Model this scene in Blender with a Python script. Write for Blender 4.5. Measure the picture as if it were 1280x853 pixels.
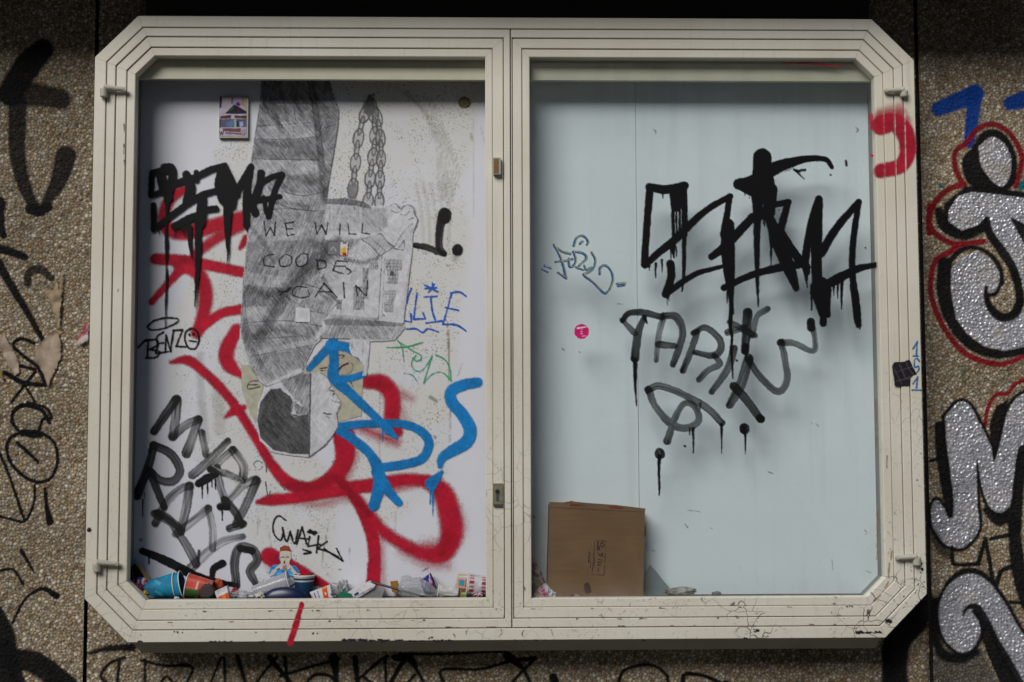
import bpy, math, random
import numpy as np
from mathutils import Vector, Matrix

# ------------------------------------------------------------------ camera, world, sun, exposure
scene = bpy.context.scene
for o in list(bpy.data.objects):
    bpy.data.objects.remove(o)

F = 1680.0                                   # focal length in photo pixels (photo 1280 x 853)
YAW, PITCH, ROLL = 0.0240, 0.0704, -0.0028
EYE = 1.60
FD = 0.17                                    # the case front stands 17 cm off the wall (wall plane y = 0)
CW, CH, CC = 2.48, 1.865, 0.127              # case width, height, corner cut
CZ = EYE + 0.3337                            # centre of the case
CAM = np.array([-0.0847, -3.9977 - FD, EYE])
_f = np.array([math.sin(YAW)*math.cos(PITCH), math.cos(YAW)*math.cos(PITCH), math.sin(PITCH)])
_r = np.array([math.cos(YAW), -math.sin(YAW), 0.0]); _u = np.cross(_r, _f)
R_ = _r*math.cos(ROLL) + _u*math.sin(ROLL)
U_ = _u*math.cos(ROLL) - _r*math.sin(ROLL)
cam_d = bpy.data.cameras.new('camera'); cam = bpy.data.objects.new('camera', cam_d)
scene.collection.objects.link(cam)
cam_d.sensor_width = 36.0; cam_d.lens = 36.0*F/1280.0
cam_d.clip_start = 0.05; cam_d.clip_end = 500
cam.matrix_world = Matrix(((R_[0], U_[0], -_f[0], CAM[0]), (R_[1], U_[1], -_f[1], CAM[1]),
                           (R_[2], U_[2], -_f[2], CAM[2]), (0, 0, 0, 1)))
scene.camera = cam

SUN_TRAVEL = Vector((0.56, 1.0, -0.78)).normalized()
w = bpy.data.worlds.new('World'); scene.world = w; w.use_nodes = True
nt = w.node_tree
bg = nt.nodes['Background']
sky = nt.nodes.new('ShaderNodeTexSky'); sky.sky_type = 'NISHITA'; sky.sun_disc = False
sky.sun_elevation = math.asin(-SUN_TRAVEL.z)
sky.sun_rotation = math.atan2(-SUN_TRAVEL.x, -SUN_TRAVEL.y)
sky.air_density = 1.0; sky.dust_density = 0.8; sky.ozone_density = 1.0
nt.links.new(sky.outputs[0], bg.inputs[0]); bg.inputs[1].default_value = 0.05
sl = bpy.data.lights.new('sun', 'SUN'); sl.energy = 4.5; sl.angle = math.radians(36); sl.color = (1.0, 0.975, 0.94)
sun = bpy.data.objects.new('sun', sl); scene.collection.objects.link(sun)
sun.rotation_euler = SUN_TRAVEL.to_track_quat('-Z', 'Y').to_euler()
scene.view_settings.view_transform = 'Standard'; scene.view_settings.look = 'None'
scene.view_settings.gamma = 1.0; scene.view_settings.exposure = -0.44
scene.view_settings.use_curve_mapping = False
scene.cycles.transparent_max_bounces = 32
scene.cycles.max_bounces = 8

# ------------------------------------------------------------------ helpers
rng = np.random.default_rng(7)
random.seed(7)
COL = scene.collection

def unproj(px, py, y):
    """photo pixel(s) -> (x, z) on the vertical plane at depth y"""
    px = np.asarray(px, float); py = np.asarray(py, float)
    a = (px - 640.0)/F; b = (426.5 - py)/F
    dx = _f[0] + a*R_[0] + b*U_[0]; dy = _f[1] + a*R_[1] + b*U_[1]; dz = _f[2] + a*R_[2] + b*U_[2]
    t = (y - CAM[1])/dy
    return CAM[0] + t*dx, CAM[2] + t*dz

def proj(x, y, z):
    dx = x - CAM[0]; dy = y - CAM[1]; dz = z - CAM[2]
    zz = dx*_f[0] + dy*_f[1] + dz*_f[2]
    return 640 + F*(dx*R_[0] + dy*R_[1] + dz*R_[2])/zz, 426.5 - F*(dx*U_[0] + dy*U_[1] + dz*U_[2])/zz

def V(px, py, y):
    x, z = unproj(px, py, y)
    return Vector((float(x), y, float(z)))

def lin(r, g, b):
    f = lambda c: (c/255.0/12.92) if c/255.0 <= 0.04045 else ((c/255.0 + 0.055)/1.055)**2.4
    return (f(r), f(g), f(b))

def tag(o, label=None, cat=None, group=None, kind=None):
    if label: o['label'] = label
    if cat: o['category'] = cat
    if group: o['group'] = group
    if kind: o['kind'] = kind
    return o

def empty(name, loc, label=None, cat=None, group=None):
    o = bpy.data.objects.new(name, None); COL.objects.link(o); o.location = loc; o.empty_display_size = 0.05
    return tag(o, label, cat, group)

def adopt(o, parent):
    if parent is None: return
    o.parent = parent
    # meshes are written in world coordinates; only an Empty carries a location
    if parent.type == 'EMPTY': o.matrix_parent_inverse = Matrix.Translation(-parent.location)

def mesh_obj(name, verts, faces, mat, parent=None, smooth=False, label=None, cat=None, group=None, kind=None):
    me = bpy.data.meshes.new(name)
    me.from_pydata([tuple(v) for v in verts], [], [tuple(f) for f in faces]); me.update()
    if smooth:
        me.polygons.foreach_set('use_smooth', np.ones(len(me.polygons), bool))
    if mat: me.materials.append(mat)
    o = bpy.data.objects.new(name, me); COL.objects.link(o)
    if parent: adopt(o, parent)
    return tag(o, label, cat, group, kind)

def big_mesh(name, co, quads, mat, parent=None, smooth=False, attrs=None, **kw):
    """co (n,3), quads (m,4); attrs: name -> (n,4) float colour"""
    me = bpy.data.meshes.new(name)
    me.vertices.add(len(co)); me.vertices.foreach_set('co', np.ascontiguousarray(co, np.float32).ravel())
    m = len(quads)
    me.loops.add(m*4); me.loops.foreach_set('vertex_index', np.ascontiguousarray(quads, np.int32).ravel())
    me.polygons.add(m)
    me.polygons.foreach_set('loop_start', np.arange(0, m*4, 4, dtype=np.int32))
    me.polygons.foreach_set('loop_total', np.full(m, 4, np.int32))
    if smooth: me.polygons.foreach_set('use_smooth', np.ones(m, bool))
    me.update(calc_edges=True)
    for k, a in (attrs or {}).items():
        at = me.attributes.new(k, 'FLOAT_COLOR', 'POINT')
        at.data.foreach_set('color', np.ascontiguousarray(a, np.float32).ravel())
    if mat: me.materials.append(mat)
    o = bpy.data.objects.new(name, me); COL.objects.link(o)
    if parent: adopt(o, parent)
    return tag(o, **kw)

def box_mesh(x0, x1, y0, y1, z0, z1):
    v = [(x0,y0,z0),(x1,y0,z0),(x1,y1,z0),(x0,y1,z0),(x0,y0,z1),(x1,y0,z1),(x1,y1,z1),(x0,y1,z1)]
    f = [(0,3,2,1),(4,5,6,7),(0,1,5,4),(1,2,6,5),(2,3,7,6),(3,0,4,7)]
    return v, f

# value noise, evaluated with numpy
_lat = rng.random((256, 256))
def vnoise(x, y, seed=0):
    x = np.asarray(x, float) + seed*17.31; y = np.asarray(y, float) + seed*5.77
    xi = np.floor(x).astype(int); yi = np.floor(y).astype(int)
    fx = x - xi; fy = y - yi
    fx = fx*fx*(3 - 2*fx); fy = fy*fy*(3 - 2*fy)
    a = _lat[xi & 255, yi & 255]; b = _lat[(xi+1) & 255, yi & 255]
    c = _lat[xi & 255, (yi+1) & 255]; d = _lat[(xi+1) & 255, (yi+1) & 255]
    return (a*(1-fx) + b*fx)*(1-fy) + (c*(1-fx) + d*fx)*fy
def fbm(x, y, seed=0):
    return 0.55*vnoise(x, y, seed) + 0.28*vnoise(x*2.1, y*2.1, seed+3) + 0.17*vnoise(x*4.3, y*4.3, seed+9)
def sstep(a, b, t):
    t = np.clip((t - a)/(b - a), 0, 1); return t*t*(3 - 2*t)

# ---- paint: strokes are described in photo pixels (or in the pixels of an enlarged crop: Z)
class Z:
    def __init__(self, ox, oy, s): self.o = (ox, oy); self.s = s
    def __call__(self, *pts):
        return [(self.o[0] + p[0]*self.s, self.o[1] + p[1]*self.s) for p in pts]
PX = Z(0, 0, 1)

def smooth_line(pts, ws, step=2.0):
    P = np.array(pts, float); Wd = np.array(ws, float)
    if len(P) == 2:
        n = max(2, int(np.hypot(*(P[1]-P[0]))/step) + 1); t = np.linspace(0, 1, n)[:, None]
        return P[0]*(1-t) + P[1]*t, Wd[0]*(1-t[:, 0]) + Wd[1]*t[:, 0]
    Q = np.vstack([2*P[0]-P[1], P, 2*P[-1]-P[-2]]); out = []; ow = []
    for i in range(len(P)-1):
        p0, p1, p2, p3 = Q[i:i+4]
        n = max(2, int(np.hypot(*(p2-p1))/step) + 1)
        for t in np.linspace(0, 1, n, endpoint=False):
            out.append(0.5*((2*p1) + (-p0+p2)*t + (2*p0-5*p1+4*p2-p3)*t*t + (-p0+3*p1-3*p2+p3)*t**3))
            ow.append(Wd[i]*(1-t) + Wd[i+1]*t)
    out.append(P[-1]); ow.append(Wd[-1])
    return np.array(out), np.array(ow)

def S(z, pts, w, col=(0.008, 0.008, 0.009), soft=0.6, a=1.0, curve=True, streak=0.0, speck=0.0, seed=None):
    """a stroke: w is the width in crop pixels, one number or one per point; soft is the edge in photo pixels"""
    p = z(*pts); ws = ([w]*len(pts) if np.isscalar(w) else list(w)); ws = [q*z.s for q in ws]
    if curve: L, W_ = smooth_line(p, ws)
    else: L, W_ = np.array(p, float), np.array(ws, float)
    return dict(t='s', L=L, W=W_, col=col, soft=soft, a=a, streak=streak, speck=speck,
                seed=random.randrange(1000) if seed is None else seed)

def FILL(z, pts, col, soft=0.8, a=1.0, speck=0.0, curve=False):
    p = z(*pts)
    if curve: p = [tuple(q) for q in smooth_line(list(p) + [p[0]], [1]*(len(p)+1))[0][:-1]]
    return dict(t='f', L=np.array(p, float), col=col, soft=soft, a=a, streak=0.0, speck=speck, seed=random.randrange(1000))

def OUT(z, pts, w, col, soft=0.8, a=1.0, curve=False, speck=0.0):
    return S(z, list(pts) + [pts[0]], w, col, soft, a, curve, speck=speck)

def poly_sd(L, x, y):
    """signed distance to a polygon, negative inside"""
    d = np.full(x.shape, 1e9); ins = np.zeros(x.shape, bool)
    n = len(L)
    for i in range(n):
        a = L[i]; b = L[(i+1) % n]
        e = b - a; l2 = e@e + 1e-12
        t = np.clip(((x-a[0])*e[0] + (y-a[1])*e[1])/l2, 0, 1)
        d = np.minimum(d, (x-a[0]-t*e[0])**2 + (y-a[1]-t*e[1])**2)
        c = ((a[1] > y) != (b[1] > y))
        if e[1] != 0: ins ^= c & (x < (b[0]-a[0])*(y-a[1])/e[1] + a[0])
    d = np.sqrt(d)
    return np.where(ins, -d, d)

def paint(strokes, X, Y, wobble=0.35):
    """composite strokes over each other: returns rgb (n,3), alpha (n)"""
    n = X.size; rgb = np.zeros((n, 3)); al = np.zeros(n)
    for s in strokes:
        L = s['L']; m = s['soft']*2 + 3
        wmax = s['W'].max()/2 if s['t'] == 's' else 0
        k = np.where((X > L[:, 0].min()-wmax-m) & (X < L[:, 0].max()+wmax+m) & (Y > L[:, 1].min()-wmax-m) & (Y < L[:, 1].max()+wmax+m))[0]
        if not len(k): continue
        x = X[k]; y = Y[k]
        wob = ((vnoise(x*0.45, y*0.45, s['seed'] % 50) - 0.5)*2 + (vnoise(x*0.13, y*0.13, s['seed'] % 43) - 0.5)*1.6)*wobble
        if s['t'] == 's':
            best = np.full(len(k), 1e9); bu = np.zeros(len(k)); bv = np.zeros(len(k)); acc = 0.0
            for i in range(len(L)-1):
                a = L[i]; b = L[i+1]; e = b - a; l2 = e@e + 1e-9; ln = math.sqrt(l2)
                t = np.clip(((x-a[0])*e[0] + (y-a[1])*e[1])/l2, 0, 1)
                px_ = x - a[0] - t*e[0]; py_ = y - a[1] - t*e[1]
                hw = 0.5*(s['W'][i]*(1-t) + s['W'][i+1]*t)
                d = np.sqrt(px_**2 + py_**2) - hw
                q = d < best
                best = np.where(q, d, best)
                if s['streak']:
                    sgn = (x-a[0])*e[1] - (y-a[1])*e[0]
                    bu = np.where(q, acc + t*ln, bu); bv = np.where(q, sgn/ln/np.maximum(hw, .3), bv)
                acc += ln
            total = acc
        else:
            best = poly_sd(L, x, y)
        best = best + wob
        so = max(s['soft'], 0.35)
        av = 1 - sstep(-so, so, best)
        if s['speck']:
            g = vnoise(x*1.35, y*1.35, s['seed'] % 31 + 60)
            av = np.clip(av*(1 + s['speck']) - s['speck']*g*(1.2 - 0.2*av), 0, 1)*(1 - .10*s['speck']*fbm(x*.09, y*.09, 33)*(s['soft'] > 1))
        av = av*s['a']
        if s['streak']:
            g = vnoise(bv*3.2 + 40, bu*0.035, s['seed'] % 40)*0.65 + vnoise(bv*8 + 9, bu*0.06, s['seed'] % 23)*0.35
            dark = np.exp(-np.minimum(bu, total-bu)/7.0)*0.5
            rim = sstep(0.72, 0.95, np.abs(bv))*0.22
            av = av*np.clip(1 - s['streak']*(1.25*g - dark - rim), 0.05, 1)
        if s.get('erase'):
            al[k] = al[k]*(1 - av); continue
        o = al[k]; na = av + o*(1-av)
        c = np.array(s['col'])
        cc = np.repeat(c[None, :], len(k), 0)
        if s['speck']:      # sprayed paint lies unevenly
            cc = cc*(1 + .55*(fbm(x*.05, y*.05, s['seed'] % 17) - .5) + .35*(vnoise(x*.5, y*.5, s['seed'] % 29) - .5))[:, None]
        rgb[k] = (cc*av[:, None] + rgb[k]*(o*(1-av))[:, None])/np.maximum(na, 1e-6)[:, None]
        rgb[k] = np.where((na < 1e-4)[:, None], c[None, :], rgb[k])
        al[k] = na
    return rgb, al

def drip(z, x, y0, y1, w0, w1=None, **kw):
    w1 = w0*0.4 if w1 is None else w1
    m = (y0 + y1)/2
    j = random.uniform(-2, 2)
    return S(z, [(x, y0), (x+j, m), (x+j*0.6, y1 - w1), (x+j*0.6, y1)], [w0, (w0*0.4+w1*0.6), w1, w1*1.1], **kw)

def paint_obj(name, strokes, y, mat, parent, res=0.8, label=None, kind=None, relief=None):
    """paint film on a vertical plane: a fine sheet that exists only where there is paint"""
    lo = np.array([1e9, 1e9]); hi = -lo
    for s in strokes:
        e = (s['W'].max()/2 if s['t'] == 's' else 0) + s['soft'] + 2
        lo = np.minimum(lo, s['L'].min(0) - e); hi = np.maximum(hi, s['L'].max(0) + e)
    nx = int((hi[0]-lo[0])/res) + 2; ny = int((hi[1]-lo[1])/res) + 2
    gx, gy = np.meshgrid(lo[0] + np.arange(nx)*res, lo[1] + np.arange(ny)*res)
    rgb, al = paint(strokes, gx.ravel(), gy.ravel())
    return sheet_from_grid(name, gx, gy, rgb, al, y, mat, parent, label, kind, relief=relief(gx, gy) if relief else None)

def sheet_from_grid(name, gx, gy, rgb, al, y, mat, parent, label=None, kind=None, relief=None, **kw):
    ny, nx = gx.shape
    A = al.reshape(ny, nx) > 0.012
    cell = A[:-1, :-1] | A[1:, :-1] | A[:-1, 1:] | A[1:, 1:]
    j, i = np.nonzero(cell)
    q = np.stack([j*nx + i, (j+1)*nx + i, (j+1)*nx + i + 1, j*nx + i + 1], 1)
    used, inv = np.unique(q.ravel(), return_inverse=True)
    X, Zc = unproj(gx.ravel()[used], gy.ravel()[used], y)
    yy = np.full(len(used), y) if relief is None else y - relief.ravel()[used]
    co = np.stack([X, yy, Zc], 1)
    rgba = np.concatenate([rgb[used], np.clip(al[used], 0, 1)[:, None]], 1)
    # colour outside the paint takes its neighbour's, so that edges do not go dark
    return big_mesh(name, co, inv.reshape(-1, 4), mat, parent, attrs={'Col': rgba}, label=label, kind=kind, **kw)

# ------------------------------------------------------------------ materials
def new_mat(name):
    m = bpy.data.materials.new(name); m.use_nodes = True
    n = m.node_tree.nodes; l = m.node_tree.links
    return m, n, l, n['Principled BSDF'], n['Material Output']

def plain(name, col, rough=0.6, var=0.15, scale=30.0, bump=0.0, metal=0.0, alpha=1.0, spec=0.5):
    m, n, l, b, out = new_mat(name)
    tc = n.new('ShaderNodeTexCoord'); nz = n.new('ShaderNodeTexNoise'); nz.inputs['Scale'].default_value = scale
    nz.inputs['Detail'].default_value = 5
    l.new(tc.outputs['Object'], nz.inputs['Vector'])
    mx = n.new('ShaderNodeMix'); mx.data_type = 'RGBA'
    mx.inputs['A'].default_value = (*[c*(1-var) for c in col], 1); mx.inputs['B'].default_value = (*[min(1, c*(1+var)) for c in col], 1)
    l.new(nz.outputs['Fac'], mx.inputs['Factor']); l.new(mx.outputs['Result'], b.inputs['Base Color'])
    b.inputs['Roughness'].default_value = rough; b.inputs['Metallic'].default_value = metal
    b.inputs['Specular IOR Level'].default_value = spec
    b.inputs['Alpha'].default_value = alpha
    if bump:
        bp = n.new('ShaderNodeBump'); bp.inputs['Strength'].default_value = bump; bp.inputs['Distance'].default_value = 0.004
        l.new(nz.outputs['Fac'], bp.inputs['Height']); l.new(bp.outputs['Normal'], b.inputs['Normal'])
    return m

def paint_mat(name, rough=0.5, spec=0.4, lo=.85, hi=1.15, scale=60):
    """paint film: colour and cover come from the sheet's own attribute"""
    m, n, l, b, out = new_mat(name)
    at = n.new('ShaderNodeAttribute'); at.attribute_name = 'Col'
    nz = n.new('ShaderNodeTexNoise'); nz.inputs['Scale'].default_value = scale; nz.inputs['Detail'].default_value = 4
    tc = n.new('ShaderNodeTexCoord'); l.new(tc.outputs['Object'], nz.inputs['Vector'])
    mr = n.new('ShaderNodeMapRange'); mr.inputs['From Min'].default_value = .25; mr.inputs['From Max'].default_value = .75; mr.inputs['To Min'].default_value = lo; mr.inputs['To Max'].default_value = hi
    l.new(nz.outputs['Fac'], mr.inputs['Value'])
    mu = n.new('ShaderNodeVectorMath'); mu.operation = 'SCALE'
    l.new(at.outputs['Color'], mu.inputs[0]); l.new(mr.outputs['Result'], mu.inputs['Scale'])
    l.new(mu.outputs[0], b.inputs['Base Color'])
    b.inputs['Roughness'].default_value = rough; b.inputs['Specular IOR Level'].default_value = spec
    l.new(at.outputs['Alpha'], b.inputs['Alpha'])
    return m
# ------------------------------------------------------------------ the pebble-dash wall with its graffiti
BLK = (0.006, 0.006, 0.007); SIL = (0.50, 0.50, 0.54); RED = (0.19, 0.008, 0.014); BLU = (0.006, 0.05, 0.27)

L1 = Z(0, 30, .3163); L2 = Z(0, 260, .3163); L3 = Z(0, 500, .414)
W1 = Z(1150, 90, .2347); W2 = Z(1150, 260, .2347); W3 = Z(1150, 460, .2347); W4 = Z(1150, 653, .2347)
B1 = Z(100, 770, .3125); B2 = Z(500, 770, .3125); B3 = Z(860, 700, .328)

def b(z, pts, w, soft=1.6, a=1.0, **kw): return S(z, pts, w, BLK, soft, a, speck=0.35, **kw)
wall_paint = [
    # tall letter on the left bay
    b(L1, [(170,105),(110,170),(40,280)], [90,110,100], 4), b(L1, [(60,270),(160,285),(245,300)], [100,90,80], 5, .92),
    b(L1, [(72,320),(70,500),(98,640),(155,740),(195,690),(238,610),(262,525)], [75,66,55,34,44,70,86], 3, .95),
    b(L2, [(0,-20),(0,60),(15,110)], [50,40,30], 2), b(L2, [(-10,160),(60,180),(100,195)], [34,34,30]),
    b(L2, [(-6,215),(60,330),(120,430),(172,525)], [36,32,26,20]), b(L2, [(112,300),(115,260),(160,243),(205,280)], [30,34,36,24], a=.9),
    b(L2, [(120,5),(155,15),(190,0)], [40,44,40], 2),
    b(L2, [(135,535),(85,518),(55,545),(100,590),(150,630),(182,700)], 15, 1), b(L2, [(20,650),(90,690),(182,702)], [18,22,18], 1),
    b(L2, [(142,648),(100,700),(48,768)], 13, 1), b(L2, [(85,625),(140,640)], 15, 1), b(L2, [(92,690),(140,765)], 12, 1),
    b(L2, [(50,850),(55,805),(100,780),(165,800),(198,850)], [14,16,20,18,14], 1),
    b(L3, [(95,15),(60,22),(38,55),(60,95),(110,110),(130,60),(155,55),(140,25),(85,8)], 10, 1),
    b(L3, [(70,100),(120,105)], 22, 1),
    b(L3, [(98,95),(40,110),(22,150),(45,205),(100,245),(150,240),(175,190),(165,130),(120,98),(80,95)], 11, 1),
    b(L3, [(55,130),(115,186)], 12, 1), b(L3, [(138,268),(142,320),(152,368)], [10,14,24], 1),
    b(L3, [(106,258),(104,310),(78,365),(40,362),(-5,350)], 9, 1), b(L3, [(0,160),(30,230),(76,366)], 10, 1),
    b(L3, [(66,455),(105,520)], [14,6], 1), b(L3, [(-5,518),(40,512),(72,556)], 9, 1), b(L3, [(40,672),(76,604),(128,570),(172,592)], [8,9,12,22], 1),
    b(L3, [(-20,640),(10,720),(10,853)], [60,80,90], 3), b(L3, [(10,780),(110,795),(210,870)], [60,70,70], 3), b(L3, [(20,740),(60,853)], 40, 2),
    # scrawl under the case
    b(B1, [(40,150),(110,130),(210,125)], [14,26,34], 3), b(B1, [(180,165),(120,190),(85,240),(120,275)], 14), b(B1, [(160,180),(150,275)], 14),
    b(B1, [(262,175),(262,275)], 12), b(B1, [(250,178),(340,198),(448,202),(425,275)], 13), b(B1, [(320,270),(350,242),(380,275)], 12),
    b(B1, [(565,165),(520,275)], 10), b(B1, [(578,165),(582,275)], 12), b(B1, [(630,160),(665,275)], [20,14]), b(B1, [(700,275),(745,215),(790,160)], 12),
    b(B1, [(760,165),(830,250),(860,275)], [26,18,14]), b(B1, [(820,165),(832,275)], 16), b(B1, [(800,240),(900,210),(1040,170)], 14),
    b(B1, [(1015,165),(1030,275)], [40,16]), b(B1, [(900,275),(940,235),(1000,240),(1030,275)], 16), b(B1, [(1100,165),(1112,275)], [24,24]),
    b(B1, [(1115,250),(1200,180),(1230,160)], 14), b(B1, [(1130,240),(1180,275)], 14), b(B1, [(1220,170),(1225,275)], 14), b(B1, [(1240,275),(1275,210),(1300,170)], 20),
    b(B2, [(-20,165),(40,170),(70,220),(100,275)], [30,34,16,12]), b(B2, [(60,235),(20,275)], 12), b(B2, [(0,150),(150,152),(420,142)], [14,12,10], 1.2),
    b(B2, [(178,275),(170,215),(320,212),(440,180),(540,168)], [18,12,12,14,20]), b(B2, [(432,160),(490,210),(525,275)], [40,18,14]), b(B2, [(540,170),(490,220),(440,275)], 14),
    b(B2, [(612,245),(625,275)], 34), b(B2, [(870,275),(900,215),(1000,195),(1060,230),(1075,275)], 14), b(B2, [(1130,275),(1140,232),(1220,240),(1300,275)], [24,16,14,14]),
    b(B2, [(1300,262),(1400,300)], 12),
    b(B3, [(0,430),(60,442),(130,478)], 12), b(B3, [(905,150),(860,230),(800,300),(790,400),(800,480)], [60,110,110,90,80], 4), b(B3, [(760,330),(760,470)], 50, 4),
    # right bay: blue letter, then silver letters with black and dark red outlines
    S(W1, [(95,200),(180,165),(290,120)], [80,90,100], BLU, 3, speck=.3), S(W1, [(285,120),(280,220),(258,380)], [90,75,60], BLU, 2.5, speck=.3),
    S(W1, [(480,170),(580,140)], [80,100], BLU, 3, speck=.3), S(W1, [(105,610),(112,612)], 20, (0.01,.12,.13), 2), S(W1, [(535,610),(560,600)], 50, (0.01,.12,.13), 2),
    S(W3, [(225,0),(230,70)], 24, (0.06,.09,.03), 4, .6), S(W3, [(440,0),(445,50)], 24, (0.06,.09,.03), 4, .5),
    S(W1, [(225,605),(185,510),(188,425),(245,380),(300,310),(380,280),(460,318),(520,400),(538,480),(505,610)], 30, RED, 1.8, speck=.3),
    S(W1, [(235,600),(160,622),(90,680),(48,770),(48,860)], 32, RED, 1.8, speck=.3),
    S(W2, [(48,-10),(52,100),(120,168),(200,195),(335,180)], 32, RED, 1.8, speck=.3),
    S(W2, [(200,205),(150,240),(80,285),(55,380),(60,480),(110,610),(180,720),(280,800),(400,832),(480,820),(580,775)], [34,34,32,30,30,30,32,34,32,28,28], RED, 1.8, speck=.3),
    FILL(W1, [(270,410),(320,330),(390,305),(460,345),(505,430),(515,520),(490,610),(420,640),(300,625),(235,570),(220,470)], BLK, 2.2, speck=.3, curve=True),
    FILL(W1, [(310,400),(375,350),(440,380),(480,460),(472,560),(432,612),(370,570),(322,490)], SIL, 1.8, speck=.4, curve=True),
    OUT(W1, [(155,720),(250,640),(400,650),(600,680),(600,900),(480,930),(360,770),(300,820),(220,845),(150,800)], 62, BLK, 2.2, speck=.3),
    S(W2, [(100,20),(130,100),(230,145),(340,110)], [50,60,60,40], BLK, 2.2, speck=.3),
    FILL(W1, [(150,740),(200,665),(270,640),(400,655),(600,680),(600,900),(480,900),(440,1000),(370,840),(355,765),(300,820),(220,845),(150,800)], SIL, 1.8, speck=.4),
    FILL(W2, [(355,45),(470,30),(600,60),(600,520),(540,420),(490,310),(430,210),(365,120)], SIL, 1.8, speck=.4),
    FILL(W2, [(470,45),(560,90),(554,200),(520,140)], BLK, 1.8, speck=.3),
    S(W2, [(355,60),(370,140),(430,225),(490,320),(520,420),(525,510),(480,575),(420,570),(365,510),(345,440)], [30,46,50,50,46,44,40,34,30,24], BLK, 1.8, speck=.3),
    S(W2, [(130,300),(125,430),(150,560),(220,680),(320,755),(430,780),(600,745)], [78,80,74,66,56,50,46], BLK, 2.2, speck=.3),
    S(W2, [(150,290),(220,225),(300,215),(370,250),(420,320),(435,400)], [34,28,22,24,28,30], BLK, 1.8, speck=.3),
    FILL(W2, [(165,330),(220,265),(300,230),(370,270),(420,350),(415,430),(370,450),(335,440),(340,500),(380,570),(440,600),(510,580),(600,520),(600,730),(450,762),(340,735),(250,670),(190,590),(165,450)], SIL, 2, speck=.4),
    S(W2, [(430,400),(400,455),(355,465),(350,425)], 22, BLK, 1.5, speck=.3), S(W2, [(345,470),(370,545),(430,590),(500,570),(530,500)], [20,30,38,44,48], BLK, 1.8, speck=.3),
    # second silver letter
    S(W3, [(340,315),(360,215),(400,145),(462,138),(500,90),(575,55)], 22, RED, 1.4, speck=.3),
    OUT(W3, [(130,260),(200,185),(260,200),(310,290),(370,410),(390,500),(420,420),(470,220),(545,140),(620,140),(620,430),(520,450),(495,600),(480,720),(430,770),(370,740),(330,640),(300,480),(300,700),(310,850),(260,930),(200,960),(120,930),(65,840),(60,740),(90,705),(125,750),(155,800),(175,740),(160,560),(140,400)], 40, BLK, 2, speck=.3, curve=True),
    FILL(W3, [(130,260),(200,185),(260,200),(310,290),(370,410),(390,500),(420,420),(470,220),(545,140),(620,140),(620,430),(520,450),(495,600),(480,720),(430,770),(370,740),(330,640),(300,480),(300,700),(310,850),(260,930),(200,960),(120,930),(65,840),(60,740),(90,705),(125,750),(155,800),(175,740),(160,560),(140,400)], SIL, 1.8, speck=.4, curve=True),
    FILL(W3, [(470,165),(400,205),(365,300),(370,380),(392,490),(420,400),(455,240)], BLK, 1.8, speck=.3),
    S(W3, [(100,310),(112,470),(140,640),(158,780)], [56,60,66,44], BLK, 2.5, speck=.3), S(W3, [(55,495),(100,480)], 22, BLK, 2, speck=.3),
    S(W3, [(350,760),(420,810),(470,780)], [40,70,50], BLK, 3, speck=.3),
    S(W3, [(545,440),(520,640),(505,853)], [60,60,70], BLK, 2, speck=.3), S(W4, [(495,0),(520,240),(570,430)], [66,80,80], BLK, 2, speck=.3),
    S(W4, [(70,60),(110,140),(150,180)], [50,60,40], BLK, 4, .8, speck=.3), S(W4, [(40,100),(42,853)], 26, (0.01,.008,.014), 3, .55),
    # third silver letter
    S(W4, [(168,130),(170,200),(190,226),(300,222)], 22, BLK, 1.4, speck=.3), S(W4, [(308,220),(345,85),(385,310)], 24, BLK, 1.4, speck=.3, curve=False),
    S(W4, [(375,88),(480,66)], 24, BLK, 1.4, speck=.3), S(W4, [(490,235),(430,260),(405,330)], 24, BLK, 1.4, speck=.3), S(W4, [(480,425),(560,430)], 22, BLK, 1.4, speck=.3),
    FILL(W4, [(60,700),(320,660),(420,853),(430,900),(60,900)], (0.03,.03,.032), 8, .72, speck=.3),
    OUT(W4, [(95,440),(170,310),(260,262),(350,300),(440,420),(520,560),(600,680),(600,900),(560,900),(440,700),(380,560),(310,470),(270,460),(320,560),(285,660),(215,692),(130,620),(100,520)], 46, BLK, 2.2, speck=.3, curve=True),
    FILL(W4, [(95,440),(150,335),(250,275),(350,310),(440,420),(520,560),(600,680),(600,900),(555,900),(440,700),(380,570),(310,480),(270,470),(320,560),(285,660),(215,692),(130,620),(100,520)], SIL, 2.2, speck=.4, curve=True),
    S(W4, [(228,495),(250,455),(300,455),(345,540),(380,640),(430,740),(500,880)], [14,26,44,66,90,110,120], BLK, 2.2, speck=.3),
    S(W4, [(80,420),(70,560),(110,690),(210,725),(300,690)], [50,50,60,60,40], BLK, 4, speck=.3),
]

wall_mat, n, l, bs, out = new_mat('pebble_dash')
at = n.new('ShaderNodeAttribute'); at.attribute_name = 'Col'
tc = n.new('ShaderNodeTexCoord')
nz = n.new('ShaderNodeTexNoise'); nz.inputs['Scale'].default_value = 420; nz.inputs['Detail'].default_value = 3
l.new(tc.outputs['Object'], nz.inputs['Vector'])
mr = n.new('ShaderNodeMapRange'); mr.inputs['To Min'].default_value = 0.7; mr.inputs['To Max'].default_value = 1.3
l.new(nz.outputs['Fac'], mr.inputs['Value'])
mu = n.new('ShaderNodeVectorMath'); mu.operation = 'SCALE'
l.new(at.outputs['Color'], mu.inputs[0]); l.new(mr.outputs['Result'], mu.inputs['Scale']); l.new(mu.outputs[0], bs.inputs['Base Color'])
rm = n.new('ShaderNodeMapRange'); rm.inputs['To Min'].default_value = 0.8; rm.inputs['To Max'].default_value = 0.34
l.new(at.outputs['Alpha'], rm.inputs['Value']); l.new(rm.outputs['Result'], bs.inputs['Roughness'])
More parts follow.
